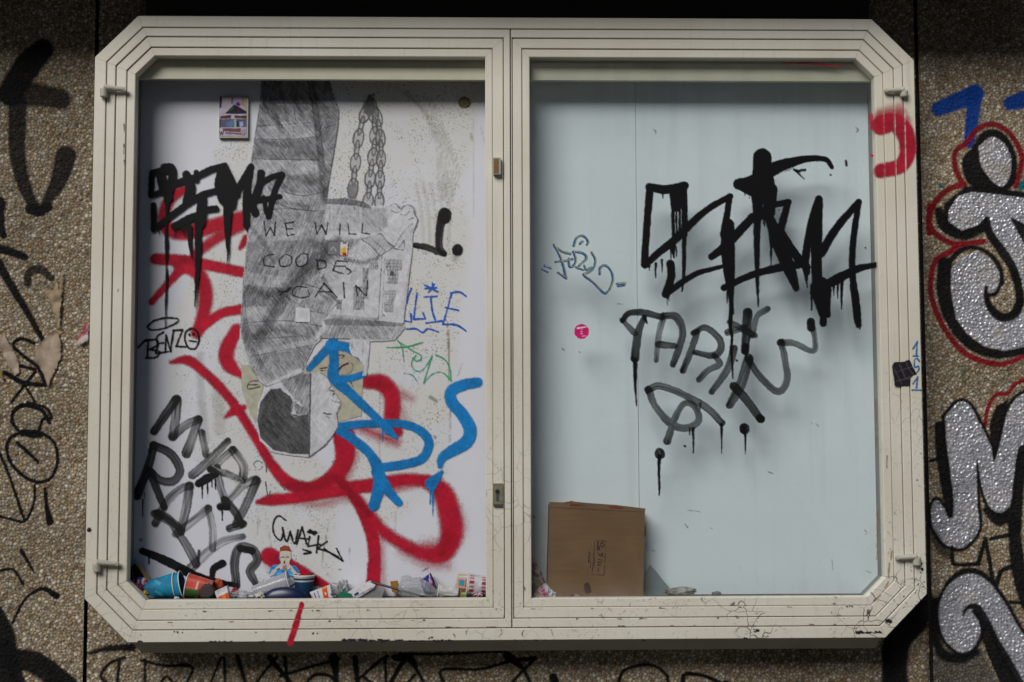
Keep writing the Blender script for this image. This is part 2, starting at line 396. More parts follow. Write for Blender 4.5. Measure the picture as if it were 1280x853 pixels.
sm_ = n.new('ShaderNodeMapRange'); sm_.inputs['To Min'].default_value = 0.08; sm_.inputs['To Max'].default_value = 0.8
l.new(at.outputs['Alpha'], sm_.inputs['Value']); l.new(sm_.outputs['Result'], bs.inputs['Specular IOR Level'])
me_ = n.new('ShaderNodeMath'); me_.operation = 'MULTIPLY'; me_.inputs[1].default_value = .45; l.new(at.outputs['Alpha'], me_.inputs[0]); l.new(me_.outputs[0], bs.inputs['Metallic'])

coarse_wall, n, l, bs, out = new_mat('pebble_dash_plain')
tc = n.new('ShaderNodeTexCoord'); vo = n.new('ShaderNodeTexVoronoi'); vo.inputs['Scale'].default_value = 105
l.new(tc.outputs['Object'], vo.inputs['Vector'])
cr = n.new('ShaderNodeValToRGB'); cr.color_ramp.elements[0].color = (.14,.11,.08,1); cr.color_ramp.elements[1].color = (.34,.31,.26,1)
sp = n.new('ShaderNodeSeparateColor'); l.new(vo.outputs['Color'], sp.inputs[0]); l.new(sp.outputs[0], cr.inputs[0]); l.new(cr.outputs[0], bs.inputs['Base Color'])
bp = n.new('ShaderNodeBump'); bp.inputs['Distance'].default_value = 0.006; bp.invert = True
l.new(vo.outputs['Distance'], bp.inputs['Height']); l.new(bp.outputs['Normal'], bs.inputs['Normal']); bs.inputs['Roughness'].default_value = .85

seam_l = float(unproj(114.5, 420, 0)[0]); seam_r = float(unproj(1153.5, 420, 0)[0]); SG = 0.006
ZT = float(unproj(640, -16, 0)[1]); ZB = float(unproj(640, 885, 0)[1])
XL = float(unproj(-90, 426, 0)[0]); XR = float(unproj(1370, 426, 0)[0])
ROOF_Z = ZT - 0.004

wall = empty('wall', (0, 0, 0), 'pebble-dash concrete wall covered in graffiti behind the display case', 'wall')

PB = 0.0092                                   # pebble spacing
_pj = rng.random((1024, 1024, 2)); _pk = rng.random((1024, 1024)); _ph = rng.random((1024, 1024))
def pebbles(x, z):
    gx = x/PB; gz = z/PB; ix = np.floor(gx).astype(int); iz = np.floor(gz).astype(int)
    d1 = np.full(x.shape, 9.0); d2 = np.full(x.shape, 9.0); kid = np.zeros(x.shape); hid = np.zeros(x.shape)
    for a in (-1, 0, 1):
        for c in (-1, 0, 1):
            i = (ix + a) & 1023; j = (iz + c) & 1023
            px_ = ix + a + _pj[i, j, 0]; pz_ = iz + c + _pj[i, j, 1]
            sc = 0.7 + 0.65*_ph[i, j]
            d = np.hypot(gx - px_, gz - pz_)/sc
            q = d < d1
            d2 = np.where(q, d1, np.minimum(d2, d)); kid = np.where(q, _pk[i, j], kid); hid = np.where(q, _ph[i, j], hid)
            d1 = np.where(q, d, d1)
    return d1, d2, kid, hid

PAL = np.array([(.33,.27,.19),(.27,.25,.22),(.42,.38,.32),(.20,.14,.085),(.30,.23,.14),(.36,.33,.28),(.24,.19,.13),(.43,.40,.35),(.30,.26,.20),(.27,.22,.16),(.33,.29,.23)])
def bay(x0, x1, hole=None, step=0.0026):
    xs = np.arange(x0, x1 + step*0.5, step); zs = np.arange(ZB, ZT + step*0.5, step)
    gx, gz = np.meshgrid(xs, zs); ny, nx = gx.shape
    x = gx.ravel(); z = gz.ravel()
    d1, d2, kid, hid = pebbles(x, z)
    edge = np.clip((d2 - d1)/0.55, 0, 1)
    h = np.sqrt(np.clip(1 - (1-edge)**2, 0, 1))*(0.0030 + 0.0028*hid) + 0.0025*fbm(x*6, z*6, 4)
    px_, py_ = proj(x, 0*x, z)
    rgb, al = paint(wall_paint, px_, py_)
    sil = sstep(.2, .3, rgb.mean(1))
    al = al*(1 - sil*np.clip(1.5*(fbm(px_*.03, py_*.03, 15) - .52), 0, .6))
    rgb = rgb*(1 + sil*(.7*(vnoise(px_*.55, py_*.55, 19) - .5)))[:, None]
    base = PAL[(kid*len(PAL)).astype(int) % len(PAL)]*np.array([1.12, 1.14, 1.16])*(0.9 + 0.45*hid)[:, None]
    mort = np.array([.075, .062, .048])
    base = base*edge[:, None]**0.75 + mort*(1 - edge[:, None]**0.75)
    blot = fbm(x*3.0, z*3.0, 11)
    base = base*(0.55 + 0.85*blot)[:, None]*np.array([1.06, 1.0, .90])
    # paint does not reach the bottom of the joints between pebbles
    al = al*(0.985 + 0.015*edge)
    c = base*(1-al)[:, None] + rgb*al[:, None]
    co = np.stack([x, -h, z], 1)
    idx = np.arange(nx*ny).reshape(ny, nx)
    q = np.stack([idx[:-1, :-1], idx[:-1, 1:], idx[1:, 1:], idx[1:, :-1]], -1).reshape(-1, 4)
    if hole:
        cx = x[q].mean(1); cz = z[q].mean(1)
        keep = ~((cx > hole[0]) & (cx < hole[1]) & (cz > hole[2]) & (cz < hole[3]))
        q = q[keep]; used, inv = np.unique(q.ravel(), return_inverse=True)
        q = inv.reshape(-1, 4); co = co[used]; c = c[used]; al = al[used]
    al = np.clip(al, 0, 1)*sstep(.12, .3, c.mean(1))      # only the silver paint is glossy
    return big_mesh('wall_panel', co, q, wall_mat, wall, smooth=True, attrs={'Col': np.concatenate([c, al[:, None]], 1)})
hx0 = -CW/2 + 0.16; hx1 = CW/2 - 0.16
bay(XL, seam_l - SG)
bay(seam_l + SG, seam_r - SG, (hx0, hx1, CZ - CH/2 + 0.07, CZ + CH/2 - 0.16))
bay(seam_r + SG, XR)
# the same wall going on outside the picture, and the dark joint filler behind the bays
for (a, c_, d, e) in ((-6.0, XL - .002, 0, 3.6), (XR + .002, 6.0, 0, 3.6), (XL, seam_l - SG, 0, ZB - .002), (seam_l + SG, seam_r - SG, 0, ZB - .002), (seam_r + SG, XR, 0, ZB - .002)):
    mesh_obj('wall_panel', *box_mesh(a, c_, -0.004, 0.02, d, e), coarse_wall, wall)
mesh_obj('joint_filler', *box_mesh(-6, 6, 0.021, 0.05, 0, 3.6), plain('joint_dark', (.012, .010, .011), .9), wall)

# overhang that shades the top of the wall
conc = plain('overhang_concrete', (.16, .145, .125), .9, .25, 8, .3)
mesh_obj('roof_overhang', *box_mesh(-6, 6, -0.41, 0.06, ROOF_Z + .006, ROOF_Z + .30), conc, None,
         label='concrete overhang shading the top of the pebble-dash wall', cat='overhang')
pav = plain('paving', (.10, .095, .09), .85, .2, 5, .2)
mesh_obj('ground', [(-150,-150,0),(150,-150,0),(150,60,0),(-150,60,0)], [(0,1,2,3)], pav, None, kind='structure')
# ------------------------------------------------------------------ the display case
def offset_poly(P, offs):
    n = len(P); out = []
    lines = []
    for i in range(n):
        a = np.array(P[i]); d = np.array(P[(i+1) % n]) - a; d = d/np.hypot(*d)
        nrm = np.array([d[1], -d[0]])
        lines.append((a + nrm*offs[i], d))
    for i in range(n):
        p, d = lines[i-1]; q, e = lines[i]
        t = np.linalg.solve(np.array([[d[0], -e[0]], [d[1], -e[1]]]), q - p)
        out.append(p + d*t[0])
    return out

def rails(P, o0, o1, yf, yb, c=0.0016, gap=0.0003):
    """mitred lengths running round polygon P between offsets o0 and o1; one (verts, faces) each"""
    n = len(P); o0 = [o0]*n if np.isscalar(o0) else o0; o1 = [o1]*n if np.isscalar(o1) else o1
    prof = [(0, yb), (0, yf + c), (c, yf), (-c, yf), (1, yf + c), (1, yb)]
    polys = []
    for k, (u, y) in enumerate(prof):
        if u == 0: of = o0
        elif u == 1: of = o1
        elif u > 0: of = [q + c for q in o0]
        else: of = [q - c for q in o1]
        polys.append(offset_poly(P, of))
    res = []
    for i in range(n):
        v = []
        d = np.array(P[(i+1) % n]) - np.array(P[i]); d = d/np.hypot(*d)*gap
        for k, (u, y) in enumerate(prof):
            a = polys[k][i] + d; b_ = polys[k][(i+1) % n] - d
            v.append((a[0], y, a[1])); v.append((b_[0], y, b_[1]))
        m = len(prof)
        f = [(2*k, 2*k+1, 2*((k+1) % m)+1, 2*((k+1) % m)) for k in range(m)]
        f += [tuple(2*k for k in range(m))[::-1], tuple(2*k+1 for k in range(m))]
        res.append((v, f))
    return res

hw, hh = CW/2, CH/2
OUTER = [(-hw+CC, CZ+hh), (hw-CC, CZ+hh), (hw, CZ+hh-CC), (hw, CZ-hh+CC), (hw-CC, CZ-hh), (-hw+CC, CZ-hh), (-hw, CZ-hh+CC), (-hw, CZ+hh-CC)]

# cream paint: worn, with fine cracks, dark specks and rust bleeding near the bottom
def cream_paint():
    m, n, l, bs, out = new_mat('cream_paint')
    tc = n.new('ShaderNodeTexCoord'); mp = n.new('ShaderNodeMapping'); l.new(tc.outputs['Object'], mp.inputs[0])
    def noise(scale, det=4, rough=.55, vec=None):
        q = n.new('ShaderNodeTexNoise'); q.inputs['Scale'].default_value = scale; q.inputs['Detail'].default_value = det
        q.inputs['Roughness'].default_value = rough
        l.new(vec or mp.outputs[0], q.inputs['Vector']); return q.outputs['Fac']
    def ramp(src, a, b_, lo=0, hi=1):
        q = n.new('ShaderNodeMapRange'); q.interpolation_type = 'SMOOTHSTEP'
        q.inputs['From Min'].default_value = a; q.inputs['From Max'].default_value = b_
        q.inputs['To Min'].default_value = lo; q.inputs['To Max'].default_value = hi
        l.new(src, q.inputs['Value']); return q.outputs['Result']
    def mix(fac, A, B):
        q = n.new('ShaderNodeMix'); q.data_type = 'RGBA'; l.new(fac, q.inputs['Factor'])
        for s, v in (('A', A), ('B', B)):
            if isinstance(v, tuple): q.inputs[s].default_value = (*v, 1)
            else: l.new(v, q.inputs[s])
        return q.outputs['Result']
    def math_(op, a, b_):
        q = n.new('ShaderNodeMath'); q.operation = op
        for i, v in enumerate((a, b_)):
            if isinstance(v, (int, float)): q.inputs[i].default_value = v
            else: l.new(v, q.inputs[i])
        return q.outputs[0]
    big = noise(2.3, 5)
    col = mix(ramp(big, .3, .7), (.66, .61, .495), (.75, .715, .615))
    st = n.new('ShaderNodeMapping'); st.inputs['Scale'].default_value = (60, 60, 2.5); l.new(tc.outputs['Object'], st.inputs[0])
    col = mix(math_('MULTIPLY', ramp(noise(1.0, 4, .6, st.outputs[0]), .55, .8), .35), col, (.44, .42, .36))
    # height along the case: dirt is worse low down, where water sits
    sz = n.new('ShaderNodeSeparateXYZ'); l.new(tc.outputs['Object'], sz.inputs[0])
    low = ramp(sz.outputs['Z'], CZ+hh*.1, CZ-hh, 0, 1)
    side = ramp(sz.outputs['X'], -.6, 1.2, .25, 1)
    wear = math_('MULTIPLY', low, side)
    spk = noise(95, 3, .7); clump = noise(6, 4)
    th = math_('SUBTRACT', ramp(clump, .4, .75), .0)
    dirt = math_('MULTIPLY', ramp(spk, .585, .65), math_('ADD', math_('MULTIPLY', th, math_('MULTIPLY', wear, 1.5)), .04))
    col = mix(dirt, col, (.055, .05, .045))
    rust = math_('MULTIPLY', ramp(noise(9, 5, .65), .66, .74), wear)
    col = mix(math_('MULTIPLY', rust, .8), col, (.33, .19, .075))
    vo = n.new('ShaderNodeTexVoronoi'); vo.feature = 'DISTANCE_TO_EDGE'; vo.inputs['Scale'].default_value = 16
    wv = n.new('ShaderNodeVectorMath'); wv.operation = 'ADD'
    nn = n.new('ShaderNodeTexNoise'); nn.inputs['Scale'].default_value = 14; l.new(tc.outputs['Object'], nn.inputs['Vector'])
    l.new(tc.outputs['Object'], wv.inputs[0])
    scn = n.new('ShaderNodeVectorMath'); scn.operation = 'SCALE'; scn.inputs['Scale'].default_value = .06
    l.new(nn.outputs['Color'], scn.inputs[0]); l.new(scn.outputs[0], wv.inputs[1]); l.new(wv.outputs[0], vo.inputs['Vector'])
    crk = math_('MULTIPLY', ramp(vo.outputs['Distance'], .022, .006), math_('MULTIPLY', ramp(noise(3.5, 3), .50, .62), math_('ADD', math_('MULTIPLY', wear, 1.0), .05)))
    col = mix(crk, col, (.09, .08, .065))
    l.new(col, bs.inputs['Base Color'])
    bs.inputs['Roughness'].default_value = .48
    bp = n.new('ShaderNodeBump'); bp.inputs['Strength'].default_value = .25; bp.inputs['Distance'].default_value = .002
    l.new(noise(40, 5), bp.inputs['Height']); l.new(bp.outputs['Normal'], bs.inputs['Normal'])
    return m
cream = cream_paint()

case = empty('display_case', (0, 0, CZ - hh), 'large cream metal wall display case with two doors and cut corners', 'display case')
for v, f in rails(OUTER, 0.0, 0.034, -FD, -FD + 0.055):
    mesh_obj('frame_rail', v, f, cream, case)
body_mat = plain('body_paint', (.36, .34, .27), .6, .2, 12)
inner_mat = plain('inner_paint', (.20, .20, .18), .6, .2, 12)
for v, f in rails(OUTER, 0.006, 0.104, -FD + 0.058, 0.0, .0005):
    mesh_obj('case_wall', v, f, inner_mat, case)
# sloping drip edge along the underside
yA, yB = -FD + 0.020, -0.085
zA = CZ - hh + 0.006
xl0 = -hw + CC + .004; xr0 = hw - CC - .004
zB = float(unproj(635, 813.5, yB)[1])
xl1 = float(unproj(177, 813, yB)[0]); xr1 = float(unproj(1094, 812, yB)[0])
mesh_obj('drip_edge', [(xl0, yA, zA), (xr0, yA, zA), (xr1, yB, zB), (xl1, yB, zB), (xl1, -.012, zB), (xr1, -.012, zB), (xl0, -.012, zA), (xr0, -.012, zA)],
         [(0,1,2,3),(3,2,5,4),(0,3,4,6),(1,7,5,2),(4,5,7,6),(0,6,7,1)], body_mat, case)
# near-black bar above the case
xa = float(unproj(184, 10, -.03)[0]); xb = float(unproj(1084, 10, -.03)[0])
mesh_obj('top_bar', *box_mesh(xa, xb, -.05, -.008, CZ + hh - .02, ROOF_Z), plain('bar_dark', (.02, .017, .013), .7), case)

# doors
xs = float(unproj(639, 420, -FD)[0])
DOOR0 = offset_poly(OUTER, [.0365]*8)
tl, tr, rt, rb, br, bl, lb, lt = DOOR0
g = .0015
LEFT = [tl, np.array([xs-g, tl[1]]), np.array([xs-g, bl[1]]), bl, lb, lt]          # edges: top, seam, bottom, chamfer, left, chamfer
RIGHT = [np.array([xs+g, tr[1]]), tr, rt, rb, br, np.array([xs+g, br[1]])]          # edges: top, chamfer, right, chamfer, bottom, seam
def door(P, seam, sw, name_label):
    n = len(P)
    def off(k): return [(sw[k] if i == seam else (0, .0262, .0575, .0835)[k]) for i in range(n)]
    e = lambda o, d: [q + d for q in o]
    o0, o1, o2, o3 = off(0), off(1), off(2), off(3)
    rl = rails(P, e(o1, .0011), e(o2, -.0005), -FD + .0055, -FD + .05)
    root = None
    # the middle ring of the door is one welded frame
    vs, fs = [], []
    for v, f in rl:
        k = len(vs); vs += v; fs += [tuple(i + k for i in q) for q in f]
    root = mesh_obj('door_frame', vs, fs, cream, case, label=name_label)
    for v, f in rails(P, o0, e(o1, -.0011), -FD + .002, -FD + .048): mesh_obj('edge_strip', v, f, cream, root)
    for v, f in rails(P, e(o2, .0005), o3, -FD + .0095, -FD + .046, .0022): mesh_obj('glazing_bead', v, f, cream, root)
    # dark packing behind the joints
    for v, f in rails(P, e(o0, .002), e(o3, -.004), -FD + .047, -FD + .054, .0004): mesh_obj('backing', v, f, joint, root)
    return root, offset_poly(P, o3)
joint = plain('joint_black', (.03, .028, .022), .8)
doorL, OPEN_L = door(LEFT, 1, (0, .0200, .0530, .0750), 'left door frame without glass')
doorR, OPEN_R = door(RIGHT, 5, (0, .0040, .0330, .0570), 'right door frame holding the painted pane')

# back boards
YP = -0.030
def grimy_board(name, base, base2, grime=True):
    m, n, l, bs, out = new_mat(name)
    tc = n.new('ShaderNodeTexCoord')
    def noise(scale, det=4, rough=.55):
        q = n.new('ShaderNodeTexNoise'); q.inputs['Scale'].default_value = scale; q.inputs['Detail'].default_value = det
        q.inputs['Roughness'].default_value = rough; l.new(tc.outputs['Object'], q.inputs['Vector']); return q.outputs['Fac']
    def ramp(src, a, b_):
        q = n.new('ShaderNodeMapRange'); q.interpolation_type = 'SMOOTHSTEP'
        q.inputs['From Min'].default_value = a; q.inputs['From Max'].default_value = b_; l.new(src, q.inputs['Value']); return q.outputs['Result']
    def mix(fac, A, B):
        q = n.new('ShaderNodeMix'); q.data_type = 'RGBA'; l.new(fac, q.inputs['Factor'])
        for s, v in (('A', A), ('B', B)):
            if isinstance(v, tuple): q.inputs[s].default_value = (*v, 1)
            else: l.new(v, q.inputs[s])
        return q.outputs['Result']
    def mul(a, b_):
        q = n.new('ShaderNodeMath'); q.operation = 'MULTIPLY'
        for i, v in enumerate((a, b_)):
            if isinstance(v, (int, float)): q.inputs[i].default_value = v
            else: l.new(v, q.inputs[i])
        return q.outputs[0]
    col = mix(ramp(noise(1.6, 5), .35, .65), base, base2)
    if grime:
        at = n.new('ShaderNodeAttribute'); at.attribute_name = 'Col'
        sp = n.new('ShaderNodeSeparateColor'); l.new(at.outputs['Color'], sp.inputs[0])
        g0 = sp.outputs[0]
        col = mix(mul(g0, mul(ramp(noise(7, 5), .25, .6), .8)), col, (.64, .63, .57))
        speck = mul(ramp(noise(190, 2, .6), .565, .64), ramp(noise(13, 5, .7), .40, .58))
        col = mix(mul(mul(speck, g0), .8), col, (.19, .17, .08))
        col = mix(mul(sp.outputs[1], .9), col, (.10, .095, .04))
    else:
        col = mix(mul(ramp(noise(150, 2), .715, .74), .5), col, (.25, .27, .27))
        mp_ = n.new('ShaderNodeMapping'); mp_.inputs['Scale'].default_value = (22, 22, 1.1); l.new(tc.outputs['Object'], mp_.inputs[0])
        q = n.new('ShaderNodeTexNoise'); q.inputs['Scale'].default_value = 1; q.inputs['Detail'].default_value = 5; l.new(mp_.outputs[0], q.inputs['Vector'])
        col = mix(mul(ramp(q.outputs['Fac'], .52, .75), .22), col, (.48, .50, .46))
        col = mix(mul(ramp(noise(4.5, 6, .65), .58, .74), .25), col, (.50, .51, .46))
    l.new(col, bs.inputs['Base Color']); bs.inputs['Roughness'].default_value = .5
    bp = n.new('ShaderNodeBump'); bp.inputs['Strength'].default_value = .12; bp.inputs['Distance'].default_value = .002
    l.new(noise(25, 5), bp.inputs['Height']); l.new(bp.outputs['Normal'], bs.inputs['Normal'])
    return m

zA_ = Z(150, 60, .25); zB_ = Z(380, 60, .25); zC_ = Z(150, 240, .25); zD_ = Z(380, 240, .25); zE_ = Z(150, 430, .25); zF_ = Z(380, 430, .25)
zG_ = Z(100, 620, .25); zH_ = Z(380, 640, .25); zI_ = Z(640, 600, .25); zJ_ = Z(640, 260, .25); zK_ = Z(780, 160, .266); zL_ = Z(760, 360, .3282)
zM_ = Z(960, 0, .25); zN_ = Z(1080, 200, .305); zP_ = Z(170, 190, .2345); zQ_ = Z(150, 480, .2227); zR_ = Z(290, 90, .2344); zS_ = Z(290, 270, .2344)

# residue of old glue and mould: R = residue, G = dark streaks
G1 = (1, 0, 0); G2 = (1, 1, 0)
grime_strokes = [
    FILL(PX, [(398,95),(600,95),(592,180),(578,230),(588,300),(572,420),(560,520),(500,560),(400,480),(400,250)], G1, 10, .9),
    FILL(PX, [(270,180),(312,172),(310,480),(420,600),(420,740),(320,740),(300,620),(230,560),(215,470),(215,400),(262,300)], G1, 8, .8),
    FILL(PX, [(420,560),(560,480),(560,600),(480,660),(430,640)], G1, 10, .6),
    FILL(zA_, [(470,520),(640,470),(640,520),(480,570)], G1, 2, 1),
    S(zD_, [(720,660),(725,852)], 8, G2, .8, .8, speck=.8), S(zF_, [(722,0),(725,180)], 8, G2, .8, .8, speck=.8), S(zF_, [(730,330),(728,490)], 7, G2, .8, .7, speck=.8),
    S(zF_, [(790,100),(770,160)], 5, G2, .8, .5), S(zF_, [(378,60),(378,600)], 4, G2, .8, .35),
    S(zE_, [(400,60),(405,250),(430,480)], 40, G2, 6, .35, speck=1), S(zE_, [(490,200),(500,430)], 60, G2, 6, .3, speck=1),
    S(zF_, [(630,265),(660,285)], 16, G2, 1.5, .7, speck=.5), S(zF_, [(655,467),(657,469)], 12, G2, .8, 1),
    S(zH_, [(130,30),(95,200),(90,290)], 3, G2, .6, .6), S(zH_, [(228,180),(232,270)], 3, G2, .6, .6), S(zH_, [(458,0),(455,180)], 3, G2, .6, .4), S(zH_, [(595,295),(618,282)], 6, G2, .5, 1),
    S(zG_, [(885,60),(890,190)], 5, G2, .8, .4), S(zG_, [(1240,150),(1210,330)], 4, G2, .6, .5), S(zG_, [(940,150),(955,250)], 4, G2, .6, .4),
    S(zG_, [(305,219),(308,222)], 14, G2, .8, .9), S(zB_, [(835,430),(840,460)], 10, G2, .8, .6), S(zB_, [(885,400),(905,480)], 4, G2, .8, .4), S(zB_, [(845,300),(850,852)], 4, G2, .8, .25),
    S(zD_, [(770,705),(772,707)], 9, G2, .8, .9), S(zH_, [(118,314),(120,316)], 10, G2, .6, .9), S(zH_, [(180,288),(182,289)], 8, G2, .6, .9),
]
for i in range(11):   # sweeping wipe marks in the residue
    u = i*22
    grime_strokes.append(S(zB_, [(440+u*.9, 190+u*.3), (560+u*.8, 280+u*.9), (640+u*.62, 430+u*.9), (665+u*.4, 560+u*.6), (670+u*.4, 760)], random.uniform(4, 9), G2, 1.2, random.uniform(.22, .5), speck=2.6))
for i in range(5):
    grime_strokes.append(S(zD_, [(560+i*38, -40), (590+i*34, 120), (600+i*30, 300)], 20, G2, 3, .25, speck=2.8))

def board(px0, px1, mat, res, name_label, painted):
    xa_ = float(px0); xb_ = float(px1)
    z0, z1 = CZ - hh + .1045, CZ + hh - .1045
    nx = max(2, int((xb_-xa_)/res)); nz_ = int((z1-z0)/res)
    gx, gz = np.meshgrid(np.linspace(xa_, xb_, nx+1), np.linspace(z0, z1, nz_+1))
    x = gx.ravel(); z = gz.ravel()
    idx = np.arange(x.size).reshape(gx.shape)
    q = np.stack([idx[:-1, :-1], idx[:-1, 1:], idx[1:, 1:], idx[1:, :-1]], -1).reshape(-1, 4)
    at_ = np.zeros((x.size, 4))
    if painted:
        px_, py_ = proj(x, YP + 0*x, z)
        rgb, al = paint(grime_strokes, px_, py_)
        at_[:, 0] = rgb[:, 0]*al; at_[:, 1] = rgb[:, 1]*al
    co = np.stack([x, np.full(x.size, YP), z], 1)
    # give the board its thickness: a back face and four edges
    k = len(co)
    bx = [(xa_, YP, z0), (xb_, YP, z0), (xb_, YP, z1), (xa_, YP, z1), (xa_, YP+.012, z0), (xb_, YP+.012, z0), (xb_, YP+.012, z1), (xa_, YP+.012, z1)]
    co = np.vstack([co, bx]); at_ = np.vstack([at_, np.zeros((8, 4))])
    q = np.vstack([q, np.array([(4,7,6,5),(0,4,5,1),(1,5,6,2),(2,6,7,3),(3,7,4,0)]) + k])
    return big_mesh('back_board', co, q, mat, case, attrs={'Col': at_}, label=name_label)
xin0 = -hw + .1045; xin1 = hw - .1045
xmid = xs - .004
xsm = float(unproj(797, 420, YP)[0])
left_board = board(xin0, xmid, grimy_board('white_board', (.65, .665, .735), (.69, .70, .755)), .0045, 'white back board smeared with glue and graffiti', True)
clean = grimy_board('pale_board', (.72, .80, .83), (.76, .83, .86), False)
right_board = board(xmid + .002, xsm - .0006, clean, .05, 'narrow pale blue-grey back board', False)
right_board2 = board(xsm + .0006, xin1, clean, .05, 'wide pale blue-grey back board', False)
# the floor of the case is the inside of its lower wall; a centre post divides the two halves
mesh_obj('centre_post', *box_mesh(xs - .018, xs + .012, -FD + .056, YP - .0005, CZ - hh + .1045, CZ + hh - .1045), cream, case)
# pelmets hanging at the top of both halves
zp = float(unproj(400, 99.3, -.118)[1])
pelmet_mat = plain('pelmet_cream', (.55, .53, .40), .5, .12, 20)
for a, c_ in ((xin0, xs - .0185), (xs + .0125, xin1)):
    mesh_obj('pelmet', *box_mesh(a, c_, -.118, -.100, zp, CZ + hh - .105), pelmet_mat, case)

# glass of the right half
gm, n, l, bs, out = new_mat('pane_glass')
n.remove(bs)
tr_ = n.new('ShaderNodeBsdfTransparent'); tr_.inputs[0].default_value = (.982, .994, .994, 1)
gl = n.new('ShaderNodeBsdfGlossy'); gl.inputs['Roughness'].default_value = .03
lw_ = n.new('ShaderNodeLayerWeight'); lw_.inputs['Blend'].default_value = .5
pw_ = n.new('ShaderNodeMath'); pw_.operation = 'POWER'; pw_.inputs[1].default_value = 5; l.new(lw_.outputs['Facing'], pw_.inputs[0])
fr = n.new('ShaderNodeMapRange'); fr.inputs['To Min'].default_value = .045; fr.inputs['To Max'].default_value = 1; l.new(pw_.outputs[0], fr.inputs['Value'])
mixs = n.new('ShaderNodeMixShader'); l.new(fr.outputs[0], mixs.inputs[0]); l.new(tr_.outputs[0], mixs.inputs[1]); l.new(gl.outputs[0], mixs.inputs[2])
l.new(mixs.outputs[0], out.inputs[0])
YG = -FD + .030
op = offset_poly(RIGHT, [-.004 + q for q in [.0835]*5 + [.057]])
v = [(p[0], YG, p[1]) for p in op] + [(p[0], YG + .005, p[1]) for p in op]
nn_ = len(op)
pane = mesh_obj('glass_pane', v, [tuple(range(nn_)), tuple(range(2*nn_-1, nn_-1, -1))] + [(i, i+nn_, (i+1) % nn_ + nn_, (i+1) % nn_) for i in range(nn_)], gm, case,
                label='clear pane with black and grey painted tags')

# hardware -----------------------------------------------------------------
def lathe_verts(p0, p1, prof, seg=20):
    """prof: list of (t along p0->p1 in metres, radius)"""
    p0 = Vector(p0); ax = (Vector(p1) - p0).normalized()
    s = ax.orthogonal().normalized(); t = ax.cross(s)
    v, f = [], []
    for (d, r) in prof:
        for k in range(seg):
            a = 2*math.pi*k/seg
            v.append(p0 + ax*d + (s*math.cos(a) + t*math.sin(a))*r)
    for i in range(len(prof)-1):
        for k in range(seg):
            f.append((i*seg+k, i*seg+(k+1) % seg, (i+1)*seg+(k+1) % seg, (i+1)*seg+k))
    return v, f
def rod(p0, p1, r, seg=14, r1=None):
    L = (Vector(p1)-Vector(p0)).length; r1 = r if r1 is None else r1
    return lathe_verts(p0, p1, [(0, .0001), (0, r*.8), (r*.25, r), (L - r1*.25, r1), (L, r1*.8), (L, .0001)], seg)

latch_mat = plain('latch_paint', (.46, .44, .36), .5, .3, 60, .3)
def latch(x0, x1, y0, y1, side):
    """a swivelling catch: short barrel on the outer rail, arm reaching over the door edge"""
    yf = -FD - .0005
    bx_ = x0 if side < 0 else x1
    ex = x1 if side < 0 else x0
    pb = V(bx_ - side*8, (y0+y1)/2 - 3, yf)
    r = .0085
    base = V(bx_ - side*9, y1 - 6, yf - .008)
    up = V(bx_ - side*9, y0 + 3, yf - .010)
    o = mesh_obj('latch', *rod(base + Vector((0, 0, -.014)), up + Vector((0, 0, -.008)), .0120, 18), latch_mat, case, smooth=False)
    tip = V(ex, (y0+y1)/2 - 1, yf - .006)
    mesh_obj('latch_arm', *rod(up + Vector((0, -.004, -.006)), tip, .0088, 14, .0065), latch_mat, o)
    mesh_obj('latch_stop', *rod(tip + Vector((0, .007, 0)), tip + Vector((0, -.005, 0)), .0068, 12), latch_mat, o)
    return o
latch(121, 156, 104, 122, -1); latch(112, 146, 697, 715, -1)
latch(1108, 1139, 107, 122, 1); latch(1122, 1155, 690, 707, 1)

# sliding catch and keyhole plate on the left door's closing stile
brass = plain('brown_brass', (.24, .13, .045), .45, .3, 80, .2, .5); steel = plain('worn_steel', (.45, .44, .40), .4, .2, 60, 0, .6)
def pxbox(x0, y0, x1, y1, ya, yb):
    a = V(x0, y1, ya); c_ = V(x1, y0, ya)
    return box_mesh(a.x, c_.x, ya, yb, a.z, c_.z)
yst = -FD + .0055
ct = mesh_obj('slide_catch', *pxbox(616.5, 197, 626, 218, yst - .018, yst - .0002), steel, case)
mesh_obj('catch_face', *pxbox(616.8, 198.5, 623.2, 216.5, yst - .0195, yst - .0182), brass, ct)
lk = mesh_obj('lock_plate', *pxbox(616.8, 604.5, 628.6, 630.5, yst - .007, yst - .0002), plain('lock_brass', (.30, .27, .19), .45, .3, 90, .3, .6), case)
mesh_obj('key_cylinder', *rod(V(621.7, 614.5, yst - .0070), V(621.7, 614.5, yst - .0105), .0062, 18), plain('lock_dark', (.04, .045, .045), .4, .2, 60, 0, .6), lk)
mesh_obj('key_slot', *pxbox(620.2, 617, 623.6, 626.5, yst - .0085, yst - .0072), plain('lock_green', (.05, .075, .07), .5), lk)
mesh_obj('plate_shadow', *pxbox(616.8, 630.8, 628.2, 633, yst - .009, yst - .0002), plain('lock_shadow', (.07, .06, .035), .6, .3, 90), lk)  # dark strip standing in for the shadow beneath the lock plate
